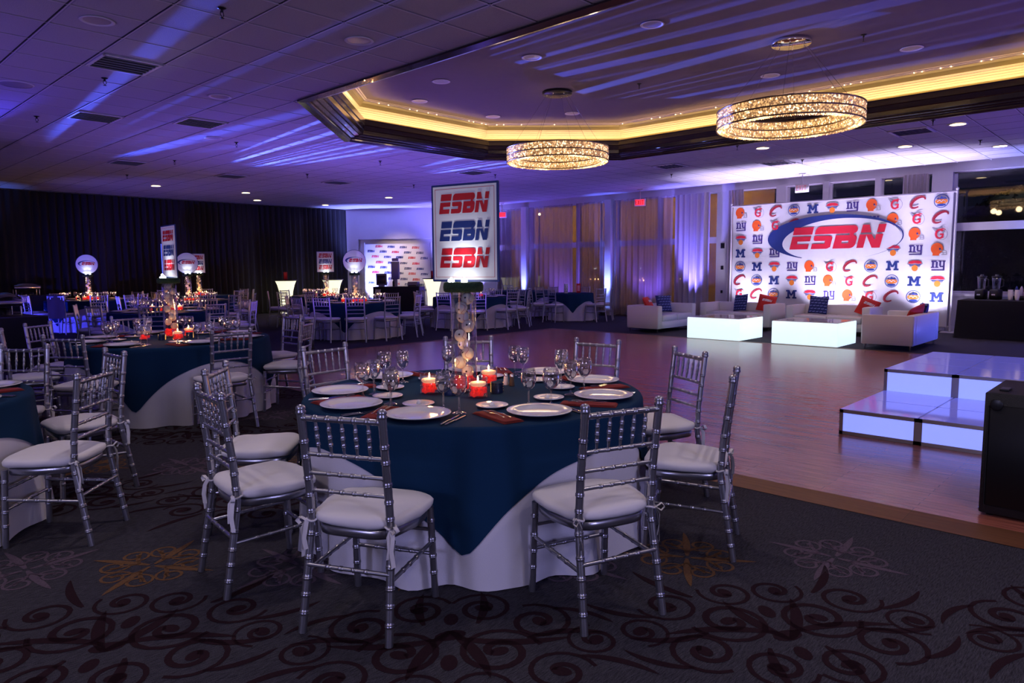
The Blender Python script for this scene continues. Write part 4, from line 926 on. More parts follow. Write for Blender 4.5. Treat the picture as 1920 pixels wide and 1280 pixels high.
def emblems():
    E = {}
    def rect(x0, y0, x1, y1): return [(x0, y0), (x1, y0), (x1, y1), (x0, y1)]
    def ell(cx, cy, a, b, n=20, t0=0, t1=360): return [(cx+a*math.cos(math.radians(t0+(t1-t0)*i/n)), cy+b*math.sin(math.radians(t0+(t1-t0)*i/n))) for i in range(n if t1-t0 == 360 else n+1)]
    def band(pts, wd):
        out = []
        for i in range(len(pts)-1):
            (x0, y0), (x1, y1) = pts[i], pts[i+1]; l = math.hypot(x1-x0, y1-y0) or 1; w0, w1 = wd[i]/2, wd[i+1]/2; nx, ny = -(y1-y0)/l, (x1-x0)/l
            out.append([(x0-nx*w0, y0-ny*w0), (x1-nx*w1, y1-ny*w1), (x1+nx*w1, y1+ny*w1), (x0+nx*w0, y0+ny*w0)])
        return out
    E['helmet'] = [(ell(-.12, .05, .36, .38, 24, 0, 360), 'k_orange'), (rect(-.36, -.40, .02, -.22), 'k_orange'), (rect(.0, -.02, .10, .10), 'k_purple')]+[(q, 'k_grey') for q in band([(.05, -.05), (.42, -.10), (.46, -.34), (.16, -.34)], [.05]*4)]+[(q, 'k_grey') for q in band([(.22, -.08), (.26, -.34)], [.04]*2)]+[(q, 'k_grey') for q in band([(.1, -.2), (.44, -.22)], [.04]*2)]
    C = [(math.cos(math.radians(a)), math.sin(math.radians(a))) for a in range(40, 331, 15)]
    E['G'] = [([(-.48, .40), (.05, .16), (-.18, -.02)], 'k_grey')]+[(q, 'k_grey') for q in band([(.14+.30*math.cos(math.radians(a)), -.06+.36*math.sin(math.radians(a))) for a in range(-120, 121, 20)], [.025]*13)]+[(q, 'k_red') for q in band([(.0+.22*c, -.04+.28*s) for c, s in C], [.13]*len(C))]+[(rect(.02, -.12, .24, -.02), 'k_red'), (rect(.13, -.30, .23, -.04), 'k_red')]+[(q, 'k_red') for q in band([(-.05, .20), (.18, .30), (.34, .24)], [.07, .07, .02])]
    C2 = [(math.cos(math.radians(a)), math.sin(math.radians(a))) for a in range(28, 322, 14)]
    E['C'] = [(q, 'k_wine') for q in band([(.36*c+.22*s, .36*s) for c, s in C2], [.05+.11*math.sin(PI*i/(len(C2)-1))+.03 for i in range(len(C2))])]
    E['disc'] = [(q, 'k_blue') for q in band([(.42*math.cos(math.radians(a)), .42*math.sin(math.radians(a))) for a in range(0, 361, 15)], [.045]*25)]+[(ell(0, -.02, .36, .17), 'k_ora2'), (ell(0, -.26, .26, .08), 'k_blue'), ([(-.32, .1), (-.2, .22), (-.1, .16), (.0, .34), (.08, .2), (.2, .24), (.32, .1), (.2, .12), (-.2, .12)], 'k_blue')]+[(q, 'print_white') for q in band([(-.25, -.05), (-.1, .06), (0, -.06), (.1, .06), (.25, -.04)], [.035]*5)]
    E['M'] = [(p, 'ink_navy') for p in (rect(-.30, -.26, -.15, .28), rect(.15, -.26, .30, .28), rect(-.40, -.32, -.08, -.20), rect(.08, -.32, .40, -.20), rect(-.40, .20, -.18, .32), rect(.18, .20, .40, .32), [(-.30, .32), (-.14, .32), (.07, -.10), (-.07, -.10)], [(.30, .32), (.14, .32), (-.07, -.10), (.07, -.10)])]
    E['ball'] = [([(-.48, .12), (-.40, .30), (-.2, .38), (.2, .38), (.40, .30), (.48, .12), (.34, .02), (.30, -.1), (.14, -.1), (-.14, -.1), (-.30, -.1), (-.34, .02)], 'k_grey'), ([(-.42, .14), (-.34, .28), (-.16, .34), (.16, .34), (.34, .28), (.42, .14), (.2, .12), (0, .16), (-.2, .12)], 'k_red'), ([(-.40, .10), (-.2, .07), (.2, .07), (.40, .10), (.3, 0), (-.3, 0)], 'k_blue'), (ell(0, -.17, .19, .21), 'k_ora2')]
    E['ny'] = [(p, 'k_purple') for p in (rect(-.36, -.16, -.25, .30), rect(-.14, -.16, -.03, .24), rect(-.40, .22, -.10, .32), rect(-.42, -.16, -.2, -.09), rect(-.18, -.16, .02, -.09), rect(.06, -.04, .17, .30), rect(.28, -.30, .38, .30), rect(.10, -.12, .34, -.03), rect(.02, .24, .2, .31), rect(.24, .24, .42, .31), rect(-.38, -.34, .38, -.26))]
    return E
EMB = emblems(); SEQ = ['helmet', 'G', 'C', 'disc', 'M', 'ball', 'ny']; CACHE = {}
def emblem_mesh(nm, keep=None):
    ms = sorted({m for _, m in EMB[nm]}); mb = MB()
    for i, (p, m) in enumerate(EMB[nm]):
        mb.add([(-.002-.0006*i, -q[0], q[1]) for q in p], [tuple(range(len(p)))], ms.index(m))
    return mb.mesh('printed_emblem', ms)
EM = {k: emblem_mesh(k) for k in SEQ}
for r in range(7):
    for c in range(11):
        u, v = -2.27+c*.455, 2.83-r*.345
        if ((u-.02)/1.52)**2+((v-2.06)/.50)**2 < 1 or (r == 3 and 3 <= c <= 7): continue
        o = link('printed_emblem', EM[SEQ[(c-r) % 7]], bd, (-.002, -u, v)); o.scale = (1, .33, .33)
mb = MB(); fb = lambda u, v, d: (-d, -u, v)
n = 60; mb.add([fb(.02+1.5*math.cos(2*PI*i/n), 2.13+.50*math.sin(2*PI*i/n), .016) for i in range(n)], [tuple(range(n))]); mb.build('oval_field', 'print_white', bd)
mb = MB(); swoosh(mb, fb, .02, 2.13, 1.56, .54, 0, .019, .03, .30); mb.build('printed_oval', 'ink_navy', bd)
mb = MB(); put_esbn(mb, fb, .12, 2.13, 2.2, .53, 0, .022); mb.build('lettering', 'k_red', bd)
# ================================================================== lit step stage
U = .61
def stage_box(x, y, z, h, label):
    t = thing('stage_module', label, 'stage', (x, y, z), 0, 'lit stage modules'); e = .03
    fr = MB()
    for sx in (0, 1):
        for sy in (0, 1): fr.box(sx*(U-e), sy*(U-e), 0, sx*(U-e)+e, sy*(U-e)+e, h)
    for zz in (0, h-e):
        fr.box(0, 0, zz, U, e, zz+e); fr.box(0, U-e, zz, U, U, zz+e); fr.box(0, 0, zz, e, U, zz+e); fr.box(U-e, 0, zz, U, U, zz+e)
    fr.build('frame', 'alu', t)
    MB().box(.006, e, e, .012, U-e, h-e).build('glowing_front', 'stage_face', t); MB().box(e, U-.012, e, U-e, U-.006, h-e).build('glowing_side', 'stage_face', t)
    MB().rbox(.004, .004, h-.004, U-.004, U-.004, h+.004, .006).build('top_panel', 'stage_top', t)
rowname = ['front', 'second', 'third', 'fourth', 'fifth']
for i in range(5):
    for j in range(4):
        x = 6.34+i*U+.001; y = 2.11-(j+1)*U
        h = .218 if i < 2 else .436
        stage_box(x, y, .013, h, 'violet-lit %s step stage module, %s row, %s from its open corner' % ('low' if i < 2 else 'high', rowname[i], ORD[j]))
# ================================================================== subwoofer
t = thing('subwoofer', 'black boxy loudspeaker on the wooden floor edge at the photo border', 'speaker', (4.80, .80, .006))
MB().rbox(0, -.62, .02, .60, 0, .73, .012).build('cabinet', 'black_box', t)
MB().rbox(-.008, -.595, .07, .0, -.025, .66, .01).build('front_grille', 'grille', t)
mb = MB().lathe([(.0, 0), (.03, 0), (.033, .004), (.028, .006), (.0, .006)], 20); mb.v = [(-.008-p[2], -.06+p[0], .665+p[1]) for p in mb.v]; mb.build('badge', 'black_plastic', t)
MB().rbox(.10, -.10, .73, .20, -.05, .742, .006).build('top_handle', 'black_plastic', t); MB().rbox(.02, -.002, .035, .16, .006, .042, .002).build('side_trim', 'steel', t)
for sx in (.05, .55):
    for sy in (-.57, -.05): MB().lathe([(.02, 0), (.024, .02)], 10, (sx, sy, 0)).build('foot', 'black_plastic', t)
# ================================================================== chandeliers
def chandelier(x, y, z, Rr, canopy, label):
    t = thing('crystal_chandelier', label, 'chandelier', (x, y, z), 0, 'ring chandeliers'); rr = random.Random(int(x*100))
    for tier, zz in (('upper', .055), ('lower', -.055)):
        g = MB(); n = 220; hw = .055; hh = .048
        def pick(): q = rr.random(); return 0 if q < .52 else (1 if q < .91 else 2)
        for i in range(n):
            a = 2*PI*(i+.5*rr.random()*0)/n
            for ring in (Rr+hw, Rr-hw):
                p = Vector((ring*math.cos(a), ring*math.sin(a), zz)); tn = Vector((-math.sin(a), math.cos(a), 0)); nr = Vector((math.cos(a), math.sin(a), 0))*(1 if ring > Rr else -1)
                wv = ring*2*PI/n*.5
                for r3 in range(3):
                    z0, z1 = -hh+2*hh*r3/3, -hh+2*hh*(r3+1)/3; zm = Vector((0, 0, (z0+z1)/2+rr.uniform(-.006, .006)))
                    q = [p-tn*wv+Vector((0, 0, z0)), p+tn*wv+Vector((0, 0, z0)), p+tn*wv+Vector((0, 0, z1)), p-tn*wv+Vector((0, 0, z1)), p+nr*(.006+.006*rr.random())+zm+tn*wv*rr.uniform(-.5, .5)]
                    for f in ((0, 1, 4), (1, 2, 4), (2, 3, 4), (3, 0, 4)): g.add([q[k] for k in f], [(0, 1, 2)], pick())
            for rad_ in (Rr-hw*.5, Rr+hw*.5):
                if tier != 'lower': continue
                p = Vector((rad_*math.cos(a), rad_*math.sin(a), zz-hh)); tn = Vector((-math.sin(a), math.cos(a), 0)); nr = Vector((math.cos(a), math.sin(a), 0)); wv = rad_*2*PI/n*.5
                q = [p-tn*wv-nr*hw*.48, p+tn*wv-nr*hw*.48, p+tn*wv+nr*hw*.48, p-tn*wv+nr*hw*.48, p-Vector((0, 0, .014+.01*rr.random()))]
                for f in ((0, 4, 1), (1, 4, 2), (2, 4, 3), (3, 4, 0)): g.add([q[k] for k in f], [(0, 1, 2)], pick())
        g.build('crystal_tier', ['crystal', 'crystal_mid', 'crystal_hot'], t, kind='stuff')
    for zz in (.108, .0, -.104):
        mb = MB()
        for r_, s in ((Rr+.057, 1), (Rr-.057, -1)):
            mb.lathe([(r_, zz-.009), (r_+s*.012, zz-.007), (r_+s*.012, zz+.007), (r_, zz+.009)], 72, cap=False)
        mb.build('metal_band', 'band', t)
    mb = MB().lathe([(Rr-.05, .103), (Rr+.05, .103), (Rr+.05, .108), (Rr-.05, .108), (Rr-.05, .103)], 72, cap=False); mb.build('top_ring', 'band', t)
    ch = TRAY-z
    c = MB().lathe([(.0, ch-.05), (.235, ch-.05), (.24, ch-.042), (.24, ch-.004), (.0, ch-.004)], 40).build('ceiling_canopy', canopy, t)
    for i in range(6):
        a = 2*PI*i/6+.3; MB().tube([(.17*math.cos(a), .17*math.sin(a), ch-.05), (Rr*math.cos(a), Rr*math.sin(a), .10)], .0022, 4).build('suspension_wire', 'wire', t)
        MB().lathe([(.008, 0), (.008, -.018), (.0, -.022)], 8, (.17*math.cos(a), .17*math.sin(a), ch-.05)).build('wire_grip', 'chrome', c)
    for i in range(6):
        a = 2*PI*i/6; point((x+Rr*math.cos(a), y+Rr*math.sin(a), z-.22), (1, .66, .34), 3.2, .08, 'chandelier_lamp')
chandelier(9.04, 7.54, 3.27, .76, 'black_plastic', 'ring crystal chandelier hanging from a black canopy'); chandelier(9.14, 3.80, 3.325, .82, 'chrome', 'ring crystal chandelier hanging from a mirrored canopy')
# ================================================================== ceiling fittings
def near_word(x, y): 
    u, v = pix(x, y, CEIL); return u, v
dl_on = [(13.04, 2.75), (14.75, 3.94), (16.0, 2.67), (12.98, 5.87), (15.94, 5.77), (7.18, 19.45), (9.63, 19.51), (10.9, 21.35), (13.39, 21.43), (13.44, 17.94)]
dl_off = [(2.19, 7.04), (4.11, 5.89), (4.15, 8.98), (5.32, 11.83), (12.09, 15.28)]; dl_tray = [(7.29, 8.36), (7.37, 4.71), (7.35, 6.57), (7.86, 9.57), (10.46, 8.37), (10.53, 4.68), (10.56, 2.8), (9.61, 9.57)]
def dl_kit(m):
    return [('trim_ring', MB().lathe([(.105, .0), (.130, -.002), (.140, -.008), (.132, -.012), (.115, -.010), (.105, .0)], 28, cap=False).mesh('trim_ring', 'white_trim'), -1, None), ('lens', MB().lathe([(.0, -.005), (.08, -.006), (.116, -.004)], 24, cap=False).mesh('lens', m), -1, None)]
KON, KOFF = dl_kit('down_on'), dl_kit('down_off')
srt = sorted([(pix(x, y, CEIL)[0], x, y) for x, y in dl_on])
for i, (u, x, y) in enumerate(srt):
    place(KON, 'recessed_downlight', 'warm glowing ceiling downlight, %s from the left edge' % ORD[i], 'light', (x, y, CEIL-.005), 0, 'lit downlights'); spot((x, y, CEIL-.03), (x, y, 0), WARM, 22, 80, .8, .06, 'downlight_and_fill_lamp')
for i, (u, x, y) in enumerate(sorted([(pix(x, y, CEIL)[0], x, y) for x, y in dl_off])): place(KOFF, 'recessed_downlight', 'unlit downlight in the tiled ceiling, %s from left' % ORD[i], 'light', (x, y, CEIL-.005), 0, 'unlit downlights')
for i, (u, x, y) in enumerate(sorted([(pix(x, y, TRAY)[0], x, y) for x, y in dl_tray])): place(KOFF, 'recessed_downlight', 'unlit downlight in the octagonal tray, %s from left' % ORD[i], 'light', (x, y, TRAY-.001), 0, 'unlit downlights')
spk = [('grille', MB().lathe([(.0, -.006), (.15, -.007), (.165, -.004), (.17, 0)], 32, cap=False).mesh('grille', 'down_off'), -1, None), ('rim', MB().lathe([(.165, -.008), (.175, -.006), (.18, 0)], 32, cap=False).mesh('rim', 'white_trim'), -1, None)]
place(spk, 'ceiling_speaker', 'large round ceiling speaker grille at the left edge', 'speaker', (2.22, 10.05, CEIL-.005))
def sprk():
    return [('escutcheon', MB().lathe([(.0, -.012), (.02, -.012), (.034, -.004), (.036, 0)], 16, cap=False).mesh('escutcheon', 'iron'), -1, None),
            ('sprinkler_body', MB().lathe([(.010, -.012), (.012, -.03), (.007, -.035), (.0, -.035)], 8).tube([(-.016, 0, -.03), (-.02, 0, -.055), (0, 0, -.078), (.02, 0, -.055), (.016, 0, -.03)], .0035, 5).lathe([(.0, -.078), (.018, -.080), (.018, -.083), (.0, -.083)], 12).mesh('sprinkler_body', 'iron'), -1, None)]
SPK = sprk(); spr = [(2.82, 5.99, CEIL), (2.85, 9.04, CEIL), (2.84, 11.89, CEIL), (5.77, 11.95, CEIL), (5.82, 14.73, CEIL), (5.9, 17.64, CEIL), (8.8, 12.0, CEIL), (8.8, 14.8, CEIL), (11.9, 14.8, CEIL), (12.0, 11.9, CEIL), (12.36, 6.07, CEIL), (15.01, 9.01, CEIL), (15.01, 5.93, CEIL), (12.38, 2.94, CEIL), (14.98, 2.8, CEIL), (9.54, 3.07, TRAY), (9.56, 6.33, TRAY)]
S_ = sorted([(pix(*q)[0], q) for q in spr[:15]])
OR2 = ORD+['thirteenth', 'fourteenth', 'fifteenth']
for i, (u, q) in enumerate(S_): place(SPK, 'fire_sprinkler', 'dark fire sprinkler under the tiled ceiling, %s from left' % OR2[i], 'sprinkler', (q[0], q[1], q[2]-.006), .4, 'fire sprinklers')
for i, q in enumerate(spr[15:]): place(SPK, 'fire_sprinkler', ('dark fire sprinkler in the tray beside the mirrored canopy', 'dark fire sprinkler in the tray between the two chandeliers')[i], 'sprinkler', (q[0], q[1], q[2]), .4, 'fire sprinklers')
def vent(louv):
    K = []; h = .29
    K.append(('vent_back', MB().box(-h, -h, -.004, h, h, -.002).mesh('vent_back', 'vent_dark'), -1, None)); fr = MB()
    for (a, b, c, d) in ((-h, -h, h, -h+.03), (-h, h-.03, h, h), (-h, -h, -h+.03, h), (h-.03, -h, h, h)): fr.box(a, b, -.014, c, d, -.002)
    K.append(('vent_frame', fr.mesh('vent_frame', 'white_trim'), -1, None))
    for i in range(louv):
        y = -h+.06+i*(2*h-.12)/(louv-1); K.append(('louver', MB().add([(-h+.03, y-.012, -.022), (h-.03, y-.012, -.022), (h-.03, y+.014, -.004), (-h+.03, y+.014, -.004)], [(0, 1, 2, 3)]).mesh('louver', 'white_trim'), -1, None))
    return K
VK = vent(6)
vents = [(2.84, 8.17), (3.5, 11.24), (5.29, 15.72), (7.78, 16.41), (12.97, 3.35), (15.19, 6.37), (13.94, 8.2), (4.95, 10.9), (11.2, 12.2), (10.3, 15.6)]
for i, (u, x, y) in enumerate(sorted([(pix(x, y, CEIL)[0], x, y) for x, y in vents])): place(VK, 'air_vent', 'square louvred ceiling air vent, %s from left' % ORD[i], 'vent', (GX+round((x-GX-.305)/T)*T+.305, GY+round((y-GY-.305)/T)*T+.305, CEIL-.008), 0, 'ceiling vents')
# ================================================================== exit signs
def exit_sign(x, y, z, label, lit, face):
    t = thing('exit_sign', label, 'sign', (x, y, z), face, 'exit signs')
    MB().rbox(-.16, -.025, 0, .16, .025, .20, .012).build('housing', 'exit_white', t); MB().tube([(0, 0, .20), (0, 0, CEIL-z-.01)], .012, 6).build('stem', 'white_trim', t)
    MB().rbox(-.08, -.03, CEIL-z-.03, .08, .03, CEIL-z-.008, .01).build('mount', 'white_trim', t)
    if lit: MB().rbox(-.135, -.032, .03, .125, -.024, .18, .004).build('lit_face', 'exit_red', t)
    fr = lambda u, v, d: (u, -.026-d, v); mb = MB(); q = lambda a, b, c, d: mb.prism([(a, b), (c, b), (c, d), (a, d)], .008, .0095, 0, fr)
    x0 = -.13
    q(x0, .045, x0+.018, .165); [q(x0, zz, x0+.055, zz+.018) for zz in (.045, .097, .147)]
    x1 = -.062; mb.prism([(x1, .045), (x1+.018, .045), (x1+.06, .165), (x1+.042, .165)], .008, .0095, 0, fr); mb.prism([(x1+.042, .045), (x1+.06, .045), (x1+.018, .165), (x1, .165)], .008, .0095, 0, fr)
    q(.015, .045, .033, .165); q(.05, .147, .115, .165); q(.0735, .045, .0915, .165)
    mb.build('lettering', 'ink_red' if lit else 'exit_faint', t)
    if lit: point((x-.15, y-.1, z+.1), (1, .05, .05), .25, .05, 'exit_lamp')
exit_sign(17.2, 6.78, 3.20, 'pale exit sign hanging above the printed backdrop', False, -PI/2); exit_sign(17.2, 11.32, 3.17, 'red lit exit sign above the sheer curtains', True, -PI/2+.3); exit_sign(17.4, 16.95, 3.15, 'small red lit exit sign beside the framed table sign', True, -PI/2+.5)
# ================================================================== far corner: logo wall, photo kiosk, check-in table, glowing pedestals
uc = 2.15; p0 = A0+ad*uc-an*.35; face = math.atan2(ad.y, ad.x)
face += PI if Vector((math.sin(face), -math.cos(face), 0)).dot(Vector((-1, -1, 0))) < 0 else 0
t = thing('logo_wall', 'white step-and-repeat wall printed with slanted rows of small logos', 'backdrop', (p0.x, p0.y, 0), face)
pan = MB().box(-1.22, 0, .05, 1.22, .03, 2.36).build('panel', 'print_white', t)
frs = lambda u, v, d: (u, -d-.001, v)
k = 0
lme = {}
for m in ('ink_navy', 'k_red'):
    mb = MB(); put_esbn(mb, frs, 0, 0, .28, .075, 0, .001); lme[m] = mb.mesh('lettering', m)
for r in range(12):
    for c in range(-1, 6):
        u = -1.15+c*.46+(r % 3)*.155+.0; v = 2.30-r*.19-(c*.02)
        if -1.1 < u < 1.1 and v < 2.32: link('lettering', lme['k_red' if (c+2*r) % 3 == 1 else 'ink_navy'], pan, (u, 0, v))
for s in (-1, 1): MB().tube([(s*1.25, .02, 0), (s*1.25, .02, 2.42)], .02, 8).build('upright_pole', 'white_trim', t)
sp1 = spot((14.2, 19.0, 3.5), (p0.x, p0.y, 1.7), (1, .72, .45), 160, 50, 1, .1, 'logo_wall_lamp')
t = thing('photo_kiosk', 'grey photo booth totem standing before the logo wall', 'kiosk', (14.17, 18.66, 0), face)
MB().lathe([(.02, 0), (.25, 0), (.25, .02), (.04, .03)], 24).build('base', 'kiosk_grey', t); MB().rbox(-.055, -.04, .03, .055, .04, 1.2, .015).build('column', 'kiosk_grey', t); MB().rbox(-.13, -.05, 1.13, .13, .05, 1.70, .02).build('screen_body', 'kiosk_grey', t); MB().rbox(-.10, -.05, 1.71, .10, .05, 1.81, .02).build('camera_head', 'kiosk_grey', t)
def skirted(x, y, w_, d_, h, rz, label, name='skirted_table', m='black_cloth'):
    rr = random.Random(int(x*10)); pts = rrect(-w_/2, -d_/2, w_/2, d_/2, .04, 3); dense = []
    for i in range(len(pts)):
        a, b = Vector(pts[i]), Vector(pts[(i+1) % len(pts)]); nseg = max(1, int((b-a).length/.06))
        for q in range(nseg): dense.append(a+(b-a)*(q/nseg))
    N = len(dense); V = []
    for z, g in ((h, -.004), (h-.006, .004), (h*.6, .012), (h*.25, .02), (.005, .028)):
        for i, p in enumerate(dense):
            f = 1+g/.5*.4+(0 if z > h-.01 else .02*math.sin(i*1.1)*(1-z/h)); V.append((p.x*f, p.y*f, z))
    mb = MB(); mb.add(V, [(j*N+i, (j+1)*N+i, (j+1)*N+(i+1) % N, j*N+(i+1) % N) for j in range(4) for i in range(N)], 0, True); mb.add(V[:N], [tuple(range(N))])
    t = thing(name, label, 'table', (x, y, 0), rz); mb.build('table_skirt', m, t); MB().box(-w_/2+.03, -d_/2+.03, h-.03, w_/2-.03, d_/2-.03, h-.008).build('tabletop', 'wood_pole', t); return t
skirted(13.62, 17.78, 1.5, .6, .92, face, 'black draped check-in table in front of the logo wall')
t = thing('monitor', 'dark square monitor on the black check-in table', 'monitor', (13.14, 18.02, .925), face); MB().rbox(-.17, -.02, .04, .17, .03, .40, .012).build('bezel', 'kiosk_grey', t); MB().rbox(-.13, -.024, .09, .13, -.018, .35, .004).build('screen', 'glass_dark', t); MB().rbox(-.09, -.06, 0, .09, .06, .04, .01).build('stand', 'kiosk_grey', t)
solo('bottle', MB().lathe([(.03, 0), (.034, .01), (.034, .14), (.012, .19), (.012, .25), (.0, .25)], 12).mesh('bottle', 'glass_dark'), 'dark bottle beside the monitor on the check-in table', 'bottle', (13.45, 17.82, .925))
t = thing('printer', 'low grey photo printer on the check-in table', 'printer', (13.95, 17.46, .925), face); MB().rbox(-.16, -.12, 0, .16, .12, .14, .015).build('case', 'kiosk_grey', t); MB().rbox(-.12, -.16, .02, .12, -.11, .04, .006).build('paper_tray', 'black_plastic', t)
def pedestal(x, y, label, card):
    t = thing('glow_pedestal', label, 'table', (x, y, 0), 0, 'glowing cocktail pedestals')
    MB().lathe([(.20, .02), (.19, .2), (.19, .45), (.22, .75), (.28, .98), (.335, 1.10)], 32, cap=False).build('glowing_shade', 'glow_shade', t); MB().lathe([(.0, 1.10), (.36, 1.10), (.365, 1.115), (.36, 1.13), (.0, 1.13)], 32).build('round_top', 'black_plastic', t); MB().lathe([(.0, 0), (.22, 0), (.22, .02), (.0, .02)], 24).build('base', 'black_plastic', t)
    if card:
        c = thing('menu_holder', card, 'sign', (x, y, 1.131), math.atan2(-y, -x)+PI/2); MB().rbox(-.06, -.02, 0, .06, .02, .26, .008).build('card', 'k_wine', c); MB().rbox(-.04, -.024, .05, .04, -.019, .22, .003).build('printed_face', 'pillow_red', c)
pedestal(11.9, 21.6, 'glowing cream cocktail pedestal standing alone before the drape', 'tall red card on the lone glowing pedestal'); pedestal(13.55, 21.4, 'glowing cream cocktail pedestal behind the square table sign', None); pedestal(16.15, 19.15, 'glowing cream cocktail pedestal beside the logo wall', 'dark red card on the pedestal beside the logo wall')
# small table extras
t = thing('menu_holder', 'red framed card on the small table by the curtains', 'sign', (15.85, 12.45, ZT+.002), -.8); MB().rbox(-.06, -.02, 0, .06, .02, .26, .006).build('frame', 'pillow_red', t); MB().rbox(-.035, -.026, .05, .035, -.019, .21, .003).build('card', 'exit_faint', t)
t = thing('printed_cup', 'tall pale patterned cup on the small table by the curtains', 'cup', (15.42, 12.55, ZT+.002)); MB().lathe([(.05, 0), (.055, .02), (.06, .26), (.055, .26), (.05, .02), (.0, .02)], 20, cap=False).build('cup_body', 'print_white', t)
mb = MB()
for j in range(5):
    for i in range(8): a = 2*PI*(i+.5*(j % 2))/8; r = .0615+.001*j*0; mb.add([(r*math.cos(a-.2), r*math.sin(a-.2), .04+j*.045), (r*math.cos(a+.2), r*math.sin(a+.2), .04+j*.045), (r*math.cos(a+.2), r*math.sin(a+.2), .06+j*.045), (r*math.cos(a-.2), r*math.sin(a-.2), .06+j*.045)], [(0, 1, 2, 3)])
mb.build('printed_pattern', 'k_blue', t, kind='stuff')
# ================================================================== buffet at the drape and bar by the window
skirted(2.55, 13.9, .75, 2.2, .78, .1, 'black skirted buffet table at the left edge', 'buffet_table')
skirted(4.3, 22.1, 2.4, .6, .85, 0, 'black skirted buffet table against the drape', 'buffet_table')
def chafer(x, y, z, rz, label, open_):
    t = thing('chafing_dish', label, 'chafing dish', (x, y, z), rz, 'chafing dishes')
    MB().rbox(-.30, -.18, .16, .30, .18, .25, .03).build('water_pan', 'steel', t)
    lid = MB(); a = -1.2 if open_ else 0
    def f(u, v):
        yy = -.18+.36*v; zz = .10*math.sin(PI*v)**.6*(.3+.7*math.sin(PI*min(max(u, .02), .98))**.4); y2 = (yy-.18)*math.cos(a)-zz*math.sin(a)+.18; z2 = -(.18-yy)*-math.sin(a)*-1+zz*math.cos(a)+.255
        return (-.30+.6*u, y2, max(.252, z2 if open_ else zz+.255))
    lid.grid(f, 10, 8).build('lid', 'steel', t)
    for sx in (-.26, .26):
        for sy in (-.15, .15): MB().tube([(sx, sy, 0), (sx, sy, .17)], .009, 6).build('leg', 'steel', t)
    MB().rbox(-.28, -.16, .02, .28, .16, .03, .01).build('shelf', 'steel', t)
    for sx in (-.12, .12): MB().lathe([(.04, .03), (.04, .09), (.0, .09)], 12, (sx, 0, 0)).build('fuel_can', 'black_plastic', t)
chafer(2.75, 14.25, .78, 1.6, 'steel chafing dish on the buffet at the left edge', False); chafer(2.6, 13.5, .78, 1.6, 'steel chafing dish cut by the left edge', False); chafer(4.75, 22.1, .85, 0, 'steel chafing dish on the buffet against the drape', False)
skirted(16.85, 1.95, .9, 2.7, .76, 0, 'black cloth bar table under the right window', 'bar_table')
def blender(x, y, label):
    t = thing('blender', label, 'blender', (x, y, .762), -1.9, 'bar blenders')
    MB().rbox(-.09, -.09, 0, .09, .09, .20, .03).build('motor_base', 'black_plastic', t); MB().lathe([(.055, .20), (.062, .22), (.082, .44), (.078, .44), (.058, .22), (.0, .215)], 16, cap=False).build('jar', 'vase', t)
    MB().lathe([(.0, .44), (.084, .44), (.084, .465), (.03, .47), (.03, .50), (.0, .50)], 16).build('lid', 'black_plastic', t); MB().rbox(-.035, -.096, .07, .035, -.088, .11, .004).build('control_plate', 'steel', t); MB().tube([(.08, 0, .25), (.13, 0, .27), (.13, 0, .40), (.085, 0, .42)], .010, 6).build('handle', 'black_plastic', t)
blender(16.95, 3.0, 'dark bar blender nearest the backdrop'); blender(16.95, 2.75, 'dark bar blender beside the paper cups')
def cups(x, y, label, m):
    t = thing('cup_stack', label, 'cups', (x, y, .762), 0, 'cups on the bar')
    for k in range(4): MB().lathe([(.034, k*.03), (.046, k*.03+.11), (.043, k*.03+.11), (.032, k*.03+.005), (.0, k*.03+.005)], 14, cap=False).build('cup', m, t)
for i, (x, y, lb, m) in enumerate(((16.9, 2.50, 'stack of white paper cups nearest the blenders', 'cup_white'), (16.85, 2.38, 'second stack of white paper cups on the bar', 'cup_white'), (16.9, 2.24, 'stack of dark red cups on the bar', 'k_wine'))): cups(x, y, lb, m)
t = thing('bottle_caddy', 'caddy of sauce bottles behind the cups on the bar', 'caddy', (17.08, 2.35, .762))
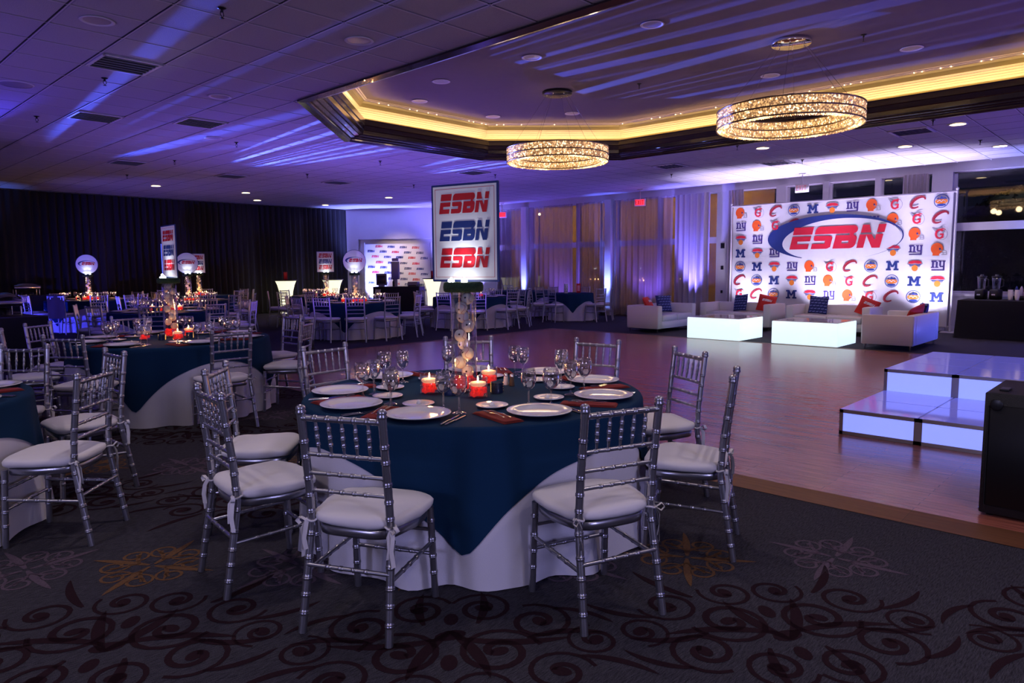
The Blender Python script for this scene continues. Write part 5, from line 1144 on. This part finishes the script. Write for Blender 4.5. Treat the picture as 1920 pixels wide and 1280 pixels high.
MB().rbox(-.08, -.12, 0, .08, .12, .08, .01).build('tray', 'black_plastic', t)
for i in range(3): b = MB().lathe([(.03, .02), (.033, .05), (.033, .2), (.012, .26), (.0, .27)], 12, (0, -.08+.08*i, 0)).build('bottle', ('k_wine', 'cup_white', 'k_blue')[i], t)
# cloth over one blue-lit chair
solo('jacket', MB().grid(lambda u, v: (-.19+.38*u, -.27-.03*math.sin(PI*v)+.015*math.sin(9*u+v), .93-.55*v), 12, 10).mesh('jacket', 'jacket'), 'dark brown cloth hanging over a blue-lit chair back', 'jacket', (5.65+1.235*math.cos(math.radians(228)), 20.1+1.235*math.sin(math.radians(228)), 0), math.radians(228)+PI/2)
# LED uplight cans
can = [('can_body', MB().lathe([(.0, .03), (.075, .03), (.085, .05), (.085, .16), (.075, .165), (.07, .15), (.0, .15)], 18).mesh('can_body', 'can_black'), -1, None), ('foot_bracket', MB().rbox(-.09, -.05, 0, .09, .05, .03, .01).mesh('foot_bracket', 'can_black'), -1, None)]
def cankit(m): return can+[('lens', MB().lathe([(.0, .152), (.068, .152)], 18, cap=False).mesh('lens', m), -1, None)]
CB, CW = cankit('lens_blue'), cankit('lens_white')
for i, (x, y, *_r) in enumerate(UPL): place(CB, 'uplight_can', ('blue floor uplight at the column beside the small table', 'blue floor uplight at the corner column', 'blue floor uplight under the violet-lit curtain', 'blue floor uplight between drape and alcove wall', 'blue floor uplight at the alcove wall end', 'blue floor uplight by the left buffet', 'blue floor uplight beyond the left edge', 'blue floor uplight at the drape behind the buffet', 'blue floor uplight under the right window', 'added violet fill can at the curtains between the columns', 'added violet fill can at the wide curtain', 'added violet fill can behind the dance floor edge', 'added violet fill can near the dark tables', 'added violet fill can behind the table across the floor', 'blue floor uplight beyond the lit steps')[i], 'uplight', (x, y, .0), 0, 'blue uplights')
for i, y in enumerate((8.15, 6.25, 5.55, 4.05)): place(CW, 'uplight_can', 'white floor light behind the sofas washing the backdrop, %s from curtain end' % ORD[i], 'uplight', (16.95, y, -.08+.08), 0, 'white uplights')
